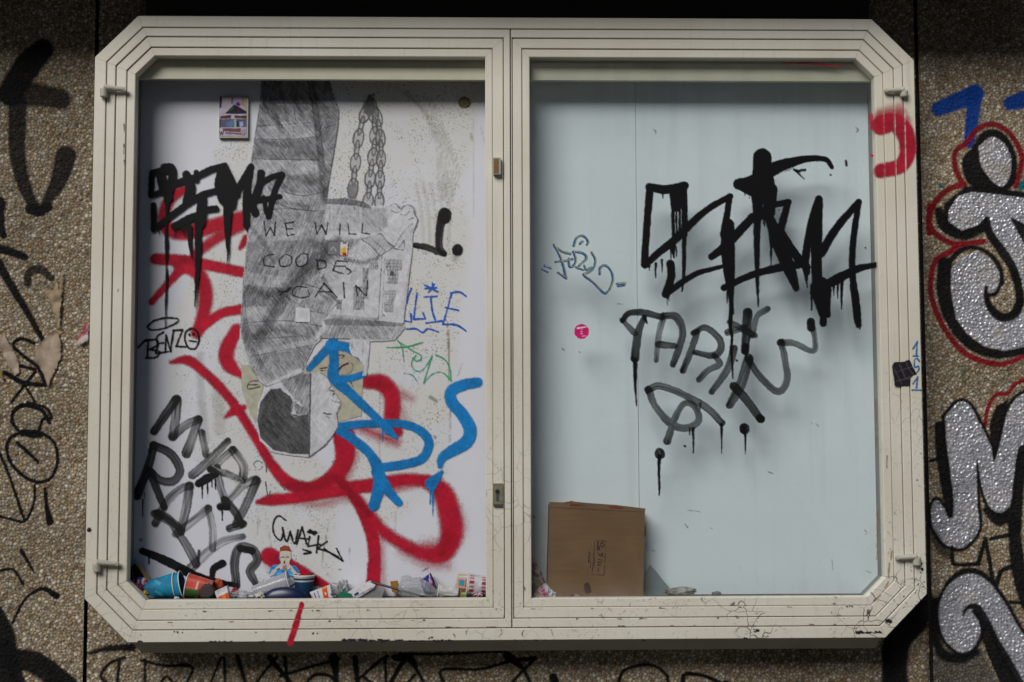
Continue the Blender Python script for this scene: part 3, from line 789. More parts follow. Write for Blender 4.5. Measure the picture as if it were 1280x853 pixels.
# ------------------------------------------------------------------ paint on the boards, the pane and the frame
BK = (0.004, 0.004, 0.005); GRY = (0.012, 0.012, 0.013)
CR = (0.46, 0.006, 0.028); CB = (0.006, 0.19, 0.50)
film = paint_mat('spray_film', .6, .2); gloss_film = paint_mat('marker_film', .45, .18)
def r(z, pts, w, soft=2.0, a=.97, **kw): return S(z, pts, w, CR, soft*1.8, a, speck=.45, **kw)
red = [
    r(zP_, [(250,205),(185,250),(150,330),(160,400),(230,430),(340,415),(450,385),(580,352)], [50,60,62,70,80,80,78,80], 3), r(zP_, [(560,400),(430,462),(315,545)], [50,56,50], 3, .9),
    r(zP_, [(105,572),(250,580),(400,607),(560,640)], [60,62,58,56], 2), r(zP_, [(285,585),(190,680),(85,800)], [50,44,34], 2),
    r(zC_, [(290,370),(390,410),(428,500),(415,620),(385,705)], [50,66,72,66,60], 3), r(zC_, [(390,692),(500,612),(600,588)], [46,46,50], 2),
    r(zP_, [(590,465),(556,512)], [50,20], 2), r(zE_, [(585,-70),(545,0),(530,60),(550,110),(622,172)], [60,72,76,70,16], 2.5),
    r(zE_, [(255,92),(340,82),(430,150),(520,240),(590,330),(690,490),(770,620),(850,700),(960,725),(1060,670),(1120,580),(1120,460)], [18,50,46,46,46,44,52,66,76,80,90,110], 2.2),
    r(zE_, [(525,368),(570,335),(620,318)], [10,46,24], 2),
    S(zE_, [(1140,470),(1160,560),(1120,660)], [60,90,90], CR, 8, .6, speck=.5), S(zE_, [(860,780),(1000,800),(1120,770)], 50, CR, 9, .5, speck=.5),
    r(zE_, [(690,792),(760,780),(860,772),(1100,735),(1280,700)], [26,60,54,56,56], 2.2), r(zF_, [(200,720),(360,705),(500,680),(620,682)], [60,70,64,50], 3),
    S(zF_, [(400,745),(600,700),(680,720)], 46, CR, 5, .5, speck=.5),
    r(zF_, [(165,672),(250,765),(340,870),(400,940),(500,1005),(600,1050),(690,1050),(735,960),(728,860),(690,740),(610,690)], [56,56,58,60,64,66,90,110,110,100,60], 4, .95),
    S(zH_, [(600,170),(720,170),(760,60),(720,-60)], [60,150,140,130], CR, 11, .62, speck=.6), S(zH_, [(480,200),(600,260),(720,270)], [30,60,60], CR, 9, .4, speck=.6),
    r(zH_, [(262,-60),(330,80),(352,200),(345,375)], [50,66,62,72], 1.8), S(zH_, [(390,120),(395,375)], 40, CR, 6, .4, speck=.6),
    r(zF_, [(282,190),(390,198),(440,270),(440,380),(470,440)], [60,86,80,80,50], 3), S(zF_, [(440,230),(540,275)], [80,20], CR, 9, .55, speck=.6), S(zF_, [(470,300),(520,400)], [60,40], CR, 9, .35, speck=.6),
    r(zF_, [(270,410),(380,460),(460,490)], [50,60,50], 5, .8),
    r(zG_, [(945,300),(1000,330),(1120,395),(1245,455)], [84,88,70,30], 2), S(zG_, [(940,310),(980,360)], 90, CR, 8, .6, speck=.5),
]
for s_ in red:            # overspray: a wide soft cloud without a core
    if s_['soft'] >= 5 and s_['a'] < .9: s_['W'] = s_['W']*.5; s_['soft'] *= 1.8; s_['a'] = min(1, s_['a']*1.15)
DR = (.20, .002, .010)
red += [S(zF_, [(165,672),(250,765),(330,855)], [40,40,30], DR, 4, .6, speck=.5), S(zE_, [(850,700),(960,722),(1060,670)], 40, DR, 7, .45, speck=.5), S(zP_, [(250,580),(330,590)], 40, DR, 6, .5, speck=.5), S(zF_, [(330,195),(420,215)], 44, DR, 7, .5, speck=.5), S(zG_, [(990,320),(1040,345)], 40, DR, 6, .5, speck=.5), S(zH_, [(690,200),(735,110)], 40, DR, 9, .4, speck=.5), S(zC_, [(400,430),(425,520)], 36, DR, 7, .4, speck=.5), S(zE_, [(600,330),(640,390)], 24, DR, 4, .4, speck=.5)]
paint_obj('graffiti', red, YP - .0004, film, left_board, label='red spray-painted strokes across the white board')

# black tag with drips on the left
k = lambda pts, w, **kw: S(zP_, pts, w, BK, .7, 1, **kw)
gema = [
    k([(190,82),(85,112),(80,232),(130,216)], 30, curve=False), k([(150,85),(190,90),(190,170)], 46), k([(95,110),(160,100)], 36), k([(130,120),(150,190),(175,245)], [50,60,40]), k([(198,140),(165,262)], [40,36]),
    k([(120,215),(205,170),(310,135),(400,92),(476,72)], [24,34,32,32,30]), k([(268,122),(288,190),(268,265)], [46,56,44]), k([(320,110),(320,150)], 30),
    k([(94,285),(94,412)], 32), k([(94,415),(180,345),(280,270),(360,225),(430,205)], [30,32,34,32,30]), k([(205,396),(290,352),(350,335)], [38,44,40]),
    k([(352,250),(340,380)], [50,56]), k([(340,312),(425,300)], [34,32]), k([(330,380),(330,560),(318,760),(313,825)], [40,34,12,3]), k([(282,400),(290,510),(297,572)], [34,18,3]),
    k([(462,85),(445,170),(462,255)], [50,56,50]), k([(475,95),(530,222)], [50,50]), k([(485,160),(505,285)], [60,50]), k([(490,270),(486,440),(490,540),(484,606)], [56,28,12,3]),
    k([(525,232),(570,150),(612,76)], [40,34,30]), k([(612,80),(590,220),(588,390)], [34,42,38]), k([(600,240),(635,325)], [50,40]), k([(588,385),(592,425)], [30,8]),
    k([(666,112),(660,165),(640,230),(610,300)], [40,40,44,40]), k([(662,168),(720,135),(778,120)], 30), k([(778,122),(740,205),(706,342)], [30,32,32]), k([(640,258),(765,237)], 26), k([(680,240),(692,325)], 22),
    k([(166,250),(164,330),(160,420),(164,500),(160,600),(164,650),(158,840),(156,930)], [26,14,12,22,8,16,8,5]), k([(530,240),(530,300)], [18,4]), k([(375,320),(373,375)], [10,4]), k([(120,420),(124,440)], [12,3]),
]
for x_ in (205, 218, 232, 246, 258): gema.append(drip(zP_, x_, 400, random.uniform(430, 465), 9, 4, col=BK, soft=.5))
paint_obj('graffiti', gema, YP - .0066, gloss_film, left_board, label='thick black dripping tag beside the pencil drawing')

# grey translucent marker letters, lower left
m_ = lambda pts, w, a=.93, st=.62, **kw: S(zQ_, pts, w, (.02,.02,.02), .7, a - st*.12, streak=min(.95, st*1.1), **kw)
q_ = lambda pts, w, a=.93, st=.62, **kw: S(zG_, pts, w, (.02,.02,.02), .7, a - st*.12, streak=min(.95, st*1.1), **kw)
myra = [
    m_([(190,268),(250,180),(315,86)], [44,48,48], .95, .3), m_([(320,86),(312,190),(296,296)], [50,52,52], .9, .7), m_([(296,296),(370,230),(440,198)], 46, .85, .8), m_([(440,200),(410,290),(372,390)], [48,50,54], .93, .6), m_([(458,272),(482,395)], 40, .85, .7),
    m_([(606,318),(490,440),(405,512)], [36,50,50], .9, .6), m_([(632,370),(570,425),(510,482)], [46,44,40], .85, .8), m_([(634,372),(690,455),(692,525)], [48,52,48], .85, .9), m_([(505,478),(600,505),(690,545)], [36,40,30], .95, .5), m_([(545,470),(560,560),(600,690)], [40,44,40], .85, .7),
    m_([(190,345),(160,460),(95,628)], [46,48,50], .96, .25), m_([(186,345),(280,390),(336,480),(300,545),(225,540),(170,490)], [46,48,48,48,44,40], .95, .35), m_([(168,490),(210,600),(248,692)], [44,44,40], .96, .25),
    m_([(200,782),(265,660),(340,590),(390,572)], [46,46,44,44], .9, .7), m_([(390,572),(372,690),(340,830)], [50,50,46], .88, .7), m_([(212,722),(270,755),(340,815)], [40,44,40], .95, .4),
    m_([(762,538),(690,570),(630,630),(565,690)], [48,46,44,46], .85, .8), m_([(766,545),(720,650),(650,790)], [50,48,44], .9, .6), m_([(585,650),(640,710),(680,785)], [44,46,44], .95, .4), m_([(612,812),(690,785)], [40,46], .93, .5),
    S(zQ_, [(440,560),(490,530),(540,510)], [40,50,30], GRY, .7, .95, speck=.8), S(zQ_, [(560,690),(600,690)], [36,40], GRY, .7, .95, speck=.8),
    S(zQ_, [(128,650),(128,750)], [9,5], BK, .5), S(zQ_, [(138,610),(135,655)], [8,4], BK, .5),
    q_([(375,90),(450,130),(490,185),(540,260),(580,340)], [44,40,40,40,44], .9, .5), q_([(480,190),(560,130),(640,62)], [40,40,40], .8, .8), q_([(640,62),(662,160),(662,265)], [36,36,34], .75, .9),
    q_([(555,360),(640,280),(720,225),(812,203)], [50,44,42,34], .75, .9), q_([(595,275),(590,330)], 14, .9, .4),
    S(zG_, [(312,276),(420,320),(560,392)], [34,44,46], GRY, .7, .97, speck=1.1), S(zG_, [(500,370),(620,415),(700,432),(785,448)], [40,40,30,22], BK, .7, .97, speck=.3), S(zG_, [(345,290),(345,340)], [12,5], BK, .5),
    q_([(782,448),(772,330),(800,258),(860,268),(886,322),(850,375),(875,432)], [40,46,46,46,44,44,36], .95, .45), S(zG_, [(800,262),(860,275)], 36, GRY, .7, .8, speck=1.2),
    S(zG_, [(660,405),(668,365),(712,338)], [26,34,40], GRY, .7, .97, speck=1.1),
]
for (x_, y0, y1) in ((462,570,640),(490,560,635),(515,545,580),(535,540,590),(574,690,765)): myra.append(drip(zQ_, x_, y0, y1, 10, 4, col=BK, soft=.5))
for i in range(9):  # dry scratches across the letters
    y0 = 480 + i*9
    myra.append(S(zQ_, [(520 + i*12, y0-18), (680 + i*5, y0 + 45)], 1.6, (.5,.5,.52), .4, .7))
paint_obj('graffiti', myra, YP - .0012, gloss_film, left_board, label='grey see-through marker letters in the lower left corner')

def pen(z, pts, w, col, curve=True, a=.95): return S(z, pts, w, col, .5, a, curve)
ink = (0.006, 0.006, 0.008)
cw = [pen(zG_, p, 9, ink) for p in ([(1030,122),(990,100),(965,140),(970,190),(1000,222),(1016,190),(1012,160)], [(1012,165),(1032,228),(1050,180)], [(1050,180),(1072,238),(1090,170)],
      [(1082,242),(1110,155)], [(1110,155),(1132,238)], [(1090,210),(1142,216)], [(1148,205),(1140,252)], [(1140,252),(1200,242)], [(1192,200),(1182,282)], [(1235,228),(1186,262)], [(1186,262),(1240,280),(1290,305)])]
cw += [pen(zG_, [(1142,180),(1180,184)], 15, ink), pen(zG_, [(1150,172),(1170,192)], 14, ink), pen(zG_, [(1115,268),(1155,282)], 9, ink), pen(zH_, [(170,225),(194,246),(163,184)], 8, ink, False), pen(zH_, [(100,185),(194,246)], 8, ink)]
paint_obj('graffiti', cw, YP - .0016, film, left_board, label='thin black pen signature above the red-haired figure sticker')
be = [pen(zC_, p, 9, ink, c_) for p, c_ in (
    ([(140,672),(170,645),(230,630),(290,635),(280,655),(220,682),(160,690),(138,675),(150,660)], 1), ([(92,778),(128,742),(148,742)], 1), ([(142,745),(136,825)], 1), ([(120,748),(178,738),(186,765),(150,788)], 1), ([(150,788),(196,798),(180,826),(128,832)], 1),
    ([(216,702),(186,722),(186,756),(216,754)], 1), ([(190,760),(178,808),(242,798)], 0), ([(226,802),(230,716)], 0), ([(230,716),(252,798)], 0), ([(252,798),(266,698)], 0), ([(266,692),(312,690)], 0), ([(312,690),(280,772)], 0), ([(280,772),(328,774)], 0),
    ([(358,682),(328,700),(325,745),(345,782),(378,780),(394,740),(385,698),(358,682),(340,690)], 1), ([(346,744),(380,748)], 1))]
be += [pen(zC_, [(346,714),(347,716)], 12, ink), pen(zC_, [(366,711),(367,713)], 12, ink)]
paint_obj('graffiti', be, YP - .0020, film, left_board, label='small black tag with a halo over its letters')
bl_ = lin(25, 95, 190)
li = [pen(zD_, p, 8, bl_, c_) for p, c_ in (([(536,482),(522,520),(514,556)], 1), ([(503,645),(536,650),(534,612)], 0), ([(566,503),(556,570),(548,636)], 1), ([(548,636),(606,634),(594,604)], 0), ([(600,525),(665,522)], 1), ([(634,530),(640,590),(656,642)], 1), ([(610,655),(690,645)], 1),
     ([(604,466),(668,498)], 1), ([(662,478),(606,484)], 1), ([(640,455),(650,492)], 1), ([(650,462),(622,502)], 1), ([(735,506),(775,500),(811,522)], 1), ([(737,508),(715,590),(694,662)], 1), ([(694,662),(760,665),(811,696)], 1), ([(705,578),(772,592)], 1), ([(514,686),(560,684),(592,702),(620,684),(671,700)], 1))]
paint_obj('graffiti', li, YP - .0016, film, left_board, label='blue pen letters with a star above')
gr_ = lin(40, 165, 110)
asx = [pen(zD_, p, 5, gr_) for p in ([(468,742),(490,778),(499,850)], [(414,778),(510,774),(592,752)], [(470,745),(540,792),(582,815),(585,835),(562,846),(540,830)])] + \
      [pen(zF_, p, 5, gr_) for p in ([(560,55),(538,90),(545,125),(585,135),(620,95),(640,60)], [(640,60),(618,130),(598,196)], [(598,196),(640,152),(690,142),(735,182)], [(735,185),(728,120),(700,75),(656,54)], [(500,146),(540,155),(565,186)])]
paint_obj('graffiti', asx, YP - .0020, film, left_board, label='thin green pen scribble')
lb_ = [S(zD_, [(556,268),(610,276),(660,295),(702,312)], [28,30,34,24], GRY, .7, .96, streak=.3), S(zD_, [(700,308),(676,272),(678,190),(692,128)], [30,36,40,48], GRY, .7, .96, streak=.35), S(zD_, [(703,112),(704,125)], 66, GRY, .8, .97, streak=.25),
       S(zD_, [(768,288),(768,292)], 54, GRY, .9, .97, streak=.3), S(zD_, [(765,300),(755,335)], [40,16], GRY, 4, .3)]
paint_obj('graffiti', lb_, YP - .0012, gloss_film, left_board, label='thick black marker stroke with a dot')
es = [pen(zE_, [(680,620),(668,600),(690,585),(712,600),(705,625),(670,632)], 3, (.1,.1,.1)), pen(zE_, [(730,600),(732,640)], 4, (.1,.1,.1)), pen(zE_, [(728,690),(740,765),(752,735)], 4, (.1,.1,.1)), pen(zE_, [(800,700),(825,730)], 3, (.1,.1,.1)), pen(zE_, [(1060,588),(1072,602)], 3, (.1,.1,.1)),
      pen(zH_, [(0,210),(30,205)], 9, ink)]
paint_obj('graffiti', es, YP - .0006, film, left_board, label='faint pencil scribbles under the pencil drawing', kind='stuff')

# torn beige poster under the drawing, then blue paint over it
beige = lin(182, 178, 158)
def paper_piece(name, strokes, outline, y, parent, label, cat=None, res=.8, rough=.8, group=None, grain=0.):
    L = np.array(outline, float); lo = L.min(0) - 2; hi = L.max(0) + 2
    nx = int((hi[0]-lo[0])/res) + 2; ny = int((hi[1]-lo[1])/res) + 2
    gx, gy = np.meshgrid(lo[0] + np.arange(nx)*res, lo[1] + np.arange(ny)*res)
    x = gx.ravel(); y_ = gy.ravel()
    sd = poly_sd(L, x, y_) + (vnoise(x*.6, y_*.6, 3) - .5)*.8
    al = 1 - sstep(-.45, .45, sd)
    rgb, a = paint(strokes, x, y_)
    if grain:     # pencil: short strokes in a few directions over the tooth of the paper
        sel = vnoise(x*.035, y_*.035, 21)
        h1 = vnoise((x*.9 + y_*.4)*.95, (y_*.9 - x*.4)*.10, 22); h2 = vnoise((x*.75 - y_*.65)*.95, (y_*.75 + x*.65)*.10, 24)
        hh_ = np.where(sel > .5, h1, h2)*.6 + vnoise(x*1.2, y_*1.2, 26)*.4
        shade = fbm(x*.045, y_*.06, 28)
        lum = rgb.mean(1)
        amt = grain*np.clip((.62 - lum)/.3, .25, 1)
        rgb = rgb*np.clip(1 + amt*(2.2*(hh_ - .5) + 1.1*(shade - .5)), .25, 1.7)[:, None]
    rel = ((fbm(x*.05, y_*.05, 5) - .5)*.0006 if not grain else ((.5 - np.abs(vnoise(x*.035 + y_*.012, y_*.03, 5) - .5)*2)*.0018 + (fbm(x*.09, y_*.09, 7) - .5)*.0016))*np.clip(-sd/(2.5 if grain else 6), 0, 1)
    return sheet_from_grid(name, gx, gy, rgb, al, y, paper_mat, parent, label, None, relief=rel.reshape(gx.shape), cat=cat, group=group)
paper_mat = paint_mat('paper_print', .8, .2)
P1 = zE_((965,70),(1010,20),(1060,-20),(1150,-10),(1150,30),(1190,50),(1215,40),(1225,80),(1215,170),(1208,360),(1060,400),(1000,200),(900,150))
bs1 = [FILL(PX, [(360,400),(520,400),(520,560),(360,560)], beige, .5), FILL(zE_, [(1075,-20),(1160,-10),(1210,60),(1160,170),(1080,150)], lin(172,160,140), 2, .6),
       pen(zE_, [(975,30),(1010,20),(1000,40)], 5, lin(150,40,40)), pen(zE_, [(1085,140),(1110,112),(1140,98)], 10, ink), pen(zE_, [(1145,85),(1165,110),(1150,145),(1100,160)], 3, (.1,.1,.1)),
       pen(zE_, [(1000,125),(1035,118)], 5, ink), pen(zE_, [(1005,135),(1030,132)], 5, ink), pen(zE_, [(1090,55),(1120,58),(1110,72)], 4, ink), pen(zE_, [(950,62),(1000,70)], 14, (.12,.05,.03)), pen(zE_, [(1150,185),(1165,215)], 4, ink), pen(zE_, [(1065,212),(1150,210)], 4, lin(150,50,110)),
       pen(zE_, [(1130,388),(1205,362)], 4, ink)]
paper_piece('torn_poster', bs1, P1, YP - .0012, None, 'torn beige poster scrap between the drawn face and the house', 'poster', group='torn poster scraps')
P2_ = zE_((608,105),(680,110),(720,200),(700,280),(680,400),(640,320),(608,220))
paper_piece('torn_poster', [FILL(PX, [(290,440),(350,440),(350,560),(290,560)], beige, .5), pen(zE_, [(690,185),(650,190),(640,225),(700,215)], 5, ink), pen(zE_, [(645,205),(690,205)], 4, ink)], P2_, YP - .0012, None, 'torn beige poster scrap behind the drawn head', 'poster', group='torn poster scraps')
c = lambda z, pts, w, **kw: S(z, pts, w, CB, 1.7, .96, speck=.3, **kw)
blue = [
    c(zF_, [(868,192),(800,205),(738,235),(738,290),(790,352),(830,425),(812,490),(740,535),(690,572),(680,612)], [50,56,58,58,60,66,66,58,44,24]), c(zF_, [(688,640),(662,672),(636,700)], [20,44,62]),
    c(zF_, [(172,420),(260,402),(380,398),(500,402),(590,440),(624,500),(590,572),(500,602),(385,618)], [50,38,40,42,44,46,46,46,44]), c(zF_, [(178,430),(260,488),(330,552),(366,620),(376,700),(350,808)], [50,46,46,60,60,56]), c(zF_, [(365,640),(415,725),(475,795)], [60,52,36]),
    c(zF_, [(25,125),(90,55),(135,5)], [30,40,46]), c(zF_, [(145,-10),(150,90),(152,170),(230,245),(300,312),(380,388),(420,430),(462,470)], [50,46,60,46,42,40,46,16]), c(zF_, [(130,5),(220,20),(290,75)], [50,46,28]), c(zF_, [(150,180),(230,172),(300,152)], [40,36,30]),
    drip(zF_, 630, 725, 800, 9, 5, col=CB, soft=.5), drip(zF_, 645, 720, 860, 10, 5, col=CB, soft=.5), drip(zF_, 392, 430, 485, 6, 3, col=CB, soft=.5),
]
paint_obj('graffiti', blue, YP - .0022, film, left_board, label='blue spray-painted letters over the torn poster')

# black and grey tags on the outside of the pane
k = lambda pts, w, **kw: S(zK_, pts, w, BK, .6, 1, **kw)
ofma = [
    k([(118,278),(200,290),(285,272)], [38,44,40]), k([(122,285),(108,450),(96,640)], [38,36,34]), k([(98,645),(160,590),(240,525),(300,465)], [34,36,40,40]), k([(296,468),(390,385),(500,322)], [38,34,28]),
    k([(278,280),(285,400),(285,500)], [40,30,30]), k([(240,295),(245,372)], [60,50]), k([(232,370),(230,430),(236,560)], [20,16,20]), k([(262,380),(262,500)], [14,14]), k([(248,385),(246,430),(250,520)], [6,12,8]), k([(284,500),(280,700),(272,768)], [24,16,7]), k([(225,540),(235,610)], [36,8]),
    k([(497,322),(482,420),(470,500)], [30,32,40]), k([(490,455),(488,560),(495,680),(503,800),(507,870)], [56,70,56,26,20]), k([(412,605),(465,565),(530,500),(605,418)], [36,40,44,40]),
    k([(197,780),(222,700),(218,640)], [40,38,40]), k([(205,775),(330,690),(460,652)], [34,28,22]),
    k([(650,140),(650,200),(655,300)], [88,92,120]), k([(540,265),(610,255),(720,185),(850,148),(945,148),(976,186)], [56,70,60,34,26,20]), k([(560,270),(660,310)], [60,80]), k([(625,300),(630,420)], [60,44]), k([(690,290),(680,400)], [64,60]),
    k([(626,400),(625,600),(628,760),(631,842)], [40,28,14,6]), k([(672,390),(690,480),(691,640)], [50,26,6]), k([(655,400),(660,460)], [20,5]), k([(705,362),(772,350)], [30,32]), k([(770,350),(736,482)], [32,40]), k([(690,440),(735,560),(780,670),(810,755)], [50,70,60,30]), k([(740,500),(800,590),(858,655)], [44,44,40]), k([(850,650),(862,750)], [30,5]),
    k([(470,752),(600,692),(740,655),(820,645)], [32,34,40,36]), k([(915,335),(880,450),(855,600),(860,680)], [36,38,38,30]), k([(917,340),(905,500),(905,650),(912,780),(932,870)], [38,56,52,56,40]), k([(925,590),(1000,470),(1102,350)], [44,40,32]), k([(1102,348),(1075,560),(1075,700),(1092,880),(1100,930)], [30,32,32,32,24]),
    k([(890,775),(1000,712),(1100,662),(1182,645)], [34,48,36,26]), k([(945,760),(945,850),(958,880)], [50,50,30]), k([(830,200),(850,198)], 12), k([(808,203),(846,240)], [8,5]), k([(800,198),(825,205)], [10,14]), k([(1043,155),(1046,178)], [8,12]), k([(970,222),(973,223)], 7), k([(1134,563),(1136,565)], 8), k([(727,384),(729,386)], 7),
    S(zL_, [(470,-30),(470,60),(466,140),(472,190),(470,240),(476,345)], [20,14,18,11,14,5], BK, .6), S(zL_, [(818,-20),(820,60),(820,135)], [40,30,28], BK, .6), S(zL_, [(935,-10),(948,80),(958,142)], [30,30,18], BK, .6), S(zL_, [(958,140),(960,158)], [10,4], BK, .5),
]
for (x_, y0, y1, w_) in ((120,650,668,12),(150,640,705,16),(178,620,680,12),(205,790,835,10),(212,790,815,8),(485,770,825,12),(885,780,850,14),(1005,720,800,16),(1024,720,830,18),(965,760,860,20),(985,740,790,14),(590,300,330,12),(570,290,318,10),(182,300,330,10),(222,560,620,10),(245,560,605,9)):
    ofma.append(drip(zK_, x_, y0, y1, w_, 4, col=BK, soft=.5))
for i in range(10): ofma.append(drip(zK_, 712 + i*9, 180, 222 - i*3, 8, 3, col=BK, soft=.4))
for (x_, y1) in ((775,85),(845,92),(890,80)): ofma.append(drip(zL_, x_, -10, y1, 12, 5, col=BK, soft=.5))
paint_obj('graffiti', ofma, YG - .0008, gloss_film, pane, label='large black dripping tag on the glass')

t_ = lambda pts, w, a=.97, st=.42: S(zL_, pts, w, (.005,.006,.006), .6, min(1, a + .03), streak=st*.68)
tabix = [
    t_([(55,125),(80,98),(130,94),(205,112)], [20,24,26,24], .98, .2), t_([(54,122),(75,145),(102,172)], [20,20,24], .9), t_([(138,112),(115,170),(102,270)], [20,30,34], .98, .25), S(zL_, [(103,275),(104,370),(109,450)], [18,12,4], BK, .5), S(zL_, [(140,115),(148,135)], [16,6], BK, .5),
    t_([(208,122),(192,190),(184,276)], [26,24,20], .85, .75), t_([(212,106),(258,110),(284,160),(272,225),(247,292)], [26,30,28,28,24], .97, .35), t_([(192,215),(255,222)], [28,22], .92, .55),
    t_([(340,170),(312,250),(285,316)], [24,26,24], .96, .4), t_([(325,172),(370,152),(422,192),(430,232),(400,258),(330,246)], [22,24,26,28,26,20], .97, .3), t_([(405,258),(425,290),(380,316),(346,350)], [22,24,24,22], .92, .5),
    t_([(480,232),(455,310),(395,396)], [30,28,24], .95, .45), t_([(462,130),(510,155),(560,182)], [20,28,22], .9, .6), t_([(532,95),(528,150),(522,240)], [38,34,32], .98, .2), t_([(608,80),(568,110),(548,182)], [24,22,24], .92, .6), t_([(456,170),(520,150)], [26,24], .92, .5),
    t_([(536,270),(505,370),(464,446)], [38,38,30], .95, .55), t_([(480,375),(530,430),(580,500)], [34,32,30], .97, .35), S(zL_, [(524,225),(528,262)], [30,10], BK, .5), t_([(532,272),(585,345),(648,396),(682,350),(672,265),(660,205)], [24,28,26,26,26,24], .96, .4), t_([(655,208),(710,212),(782,240),(786,185),(774,132)], [28,24,22,20,24], .93, .5), t_([(773,130),(774,152)], 32, .98, .1),
    t_([(152,388),(200,374),(290,408),(380,460),(434,515)], [28,28,26,28,26], .96, .45), t_([(155,390),(180,450),(240,518),(300,534),(345,505),(332,455),(292,440),(258,490),(225,585)], [28,26,30,28,26,24,22,24,30], .95, .45),
    t_([(519,534),(520,540)], 38, .98, .2), t_([(196,628),(198,634)], 38, .98, .3), t_([(578,496),(582,500)], 32, .97, .2),
    drip(zL_, 522, 545, 632, 12, 5, col=BK, soft=.5), S(zL_, [(196,640),(194,700),(196,760),(195,792)], [16,12,9,5], BK, .5), drip(zL_, 324, 535, 628, 12, 5, col=BK, soft=.5), drip(zL_, 432, 520, 628, 12, 4, col=BK, soft=.5), drip(zL_, 352, 440, 466, 8, 4, col=BK, soft=.5), drip(zL_, 312, 535, 560, 8, 4, col=BK, soft=.5),
    S(zL_, [(292,602),(294,604)], 8, BK, .4), S(zL_, [(490,276),(492,278)], 6, BK, .4),
]
paint_obj('graffiti', tabix, YG - .0004, gloss_film, pane, label='smaller grey smeared tag on the glass below the black one')
fz = []
for col_, dx, dy, w_ in ((lin(8,45,125), 0, 0, 12), (lin(0,140,150), 3, -3, 5), (lin(205,185,60), 5, -2, 2.6)):
    for p in ([(208,184),(238,240),(256,292),(270,352)], [(270,352),(230,325)], [(212,195),(258,222),(292,230)], [(218,270),(262,266),(302,258)], [(284,256),(286,292),(306,292),(318,262),(308,222)], [(304,220),(355,228),(370,255),(330,295)], [(320,298),(356,312)], [(360,290),(372,310),(398,300)],
              [(398,224),(416,262),(402,310),(358,334)], [(358,336),(410,378),(466,428),(500,378),(500,328),(470,290),(440,300),(438,332)], [(308,190),(322,152),(354,140),(380,168),(374,186)], [(340,180),(352,170)], [(150,306),(178,322)], [(164,290),(194,302)], [(524,380),(566,376)], [(530,392),(562,388)]):
        fz.append(S(zJ_, [(a+dx, b_+dy) for a, b_ in p], w_, col_, .45, .95 if w_ > 5 else .75))
paint_obj('graffiti', fz, YG - .0006, film, pane, label='small blue and yellow pen tag on the glass')
sm = [S(zM_, [(75,320),(200,318),(360,330)], [6,14,10], CR, 1.5, .6, speck=.5), S(zM_, [(0,295),(250,293),(420,300)], [5,8,6], CR, 1, .6, speck=.4), S(zM_, [(515,580),(520,640)], [26,20], CR, 1, .7, speck=.6), S(zM_, [(518,778),(521,780)], 14, CR, .8, .9),
      S(PX, [(1030,748),(1070,747)], 2, CR, .8, .4)]
paint_obj('graffiti', sm, YG - .0005, film, pane, label='red overspray along the edge of the pane', kind='stuff')

# red paint, pen and chips on the frame
def ring_depth(gx, gy):
    """how far each step of the moulding lies behind the case front"""
    X, Zc = unproj(gx.ravel(), gy.ravel(), -FD)
    ins = -poly_sd(np.array(OUTER, float), X, Zc)
    return -np.select([ins < .0353, ins < .0628, ins < .0942], [0, .002, .0055], .0095)
def erase(pts, w): 
    q = S(PX, pts, w, BK, .5, .9); q['erase'] = True; return q
def frame_paint(strokes, label, d=.0008, name='graffiti', kind=None):
    return paint_obj(name, strokes, -FD - d, film, case, label=label, kind=kind, relief=ring_depth)
fr_ = [S(zG_, [(1106,543),(1098,578)], 24, CR, 1, .95, speck=.2), S(zG_, [(1092,592),(1080,640),(1050,735)], [26,30,30], CR, 1.6, .95, speck=.3)]
frame_paint(fr_, 'short red spray line running down the lower rail')
frc = [S(PX, [(1102,156),(1118,153),(1131,166),(1135,188),(1126,207),(1102,213)], [24,22,22,20,18,18], (.40,.008,.03), 3, .95, speck=.3), S(PX, [(1102,148),(1125,145)], [16,16], (.40,.008,.03), 9, .7, speck=.3), S(PX, [(1100,140),(1125,135)], [10,14], CR, 7, .35, speck=.4), S(PX, [(1140,150),(1142,200)], 8, CR, 4, .4)]
for s_ in frc: s_['L'][:, 0] = np.clip(s_['L'][:, 0], 1101, 1135)
frc += [erase([(1130,81),(1142,734)], 1.3), erase([(1117.5,84),(1130.5,730)], 1.2), erase([(1104.5,90.5),(1116,724.6)], .9)]
frame_paint(frc, 'red spray-painted curl on the right stile')
nb = lin(25, 110, 165)
zT = Z(1100, 420, .09383)
fb = [S(zT, p, 20, nb, .5, .95, c_) for p, c_ in (([(440,175),(495,80)], 0), ([(495,80),(485,268)], 0), ([(445,272),(508,270)], 0), ([(525,345),(500,305),(460,320),(465,420),(510,400),(518,450),(490,490)], 1), ([(440,638),(502,548)], 0), ([(502,548),(486,690)], 0), ([(430,722),(552,724)], 0))]
frame_paint(fb, 'blue pen numbers on the right stile')
chipc = (.018, .016, .03)
chips = []
rc = random.Random(5)
for (x0, x1, y_, n_, w_) in ((428,500,801.5,26,3.4), (508,530,802.5,8,2), (540,562,802,10,3), (262,290,803,8,2.2), (318,330,803.5,4,3), (642,688,801,6,1.6), (172,176,803,3,3), (1070,1100,792,16,4), (800,804,801,2,2.4), (930,936,799,2,2)):
    for i in range(n_):
        x_ = rc.uniform(x0, x1); q = rc.uniform(1, 5)
        chips.append(S(PX, [(x_, y_ - rc.uniform(0, w_*.6)), (x_ + q, y_ - rc.uniform(0, w_*.5))], [rc.uniform(.8, w_), rc.uniform(.4, w_*.7)], chipc, .4, .95))
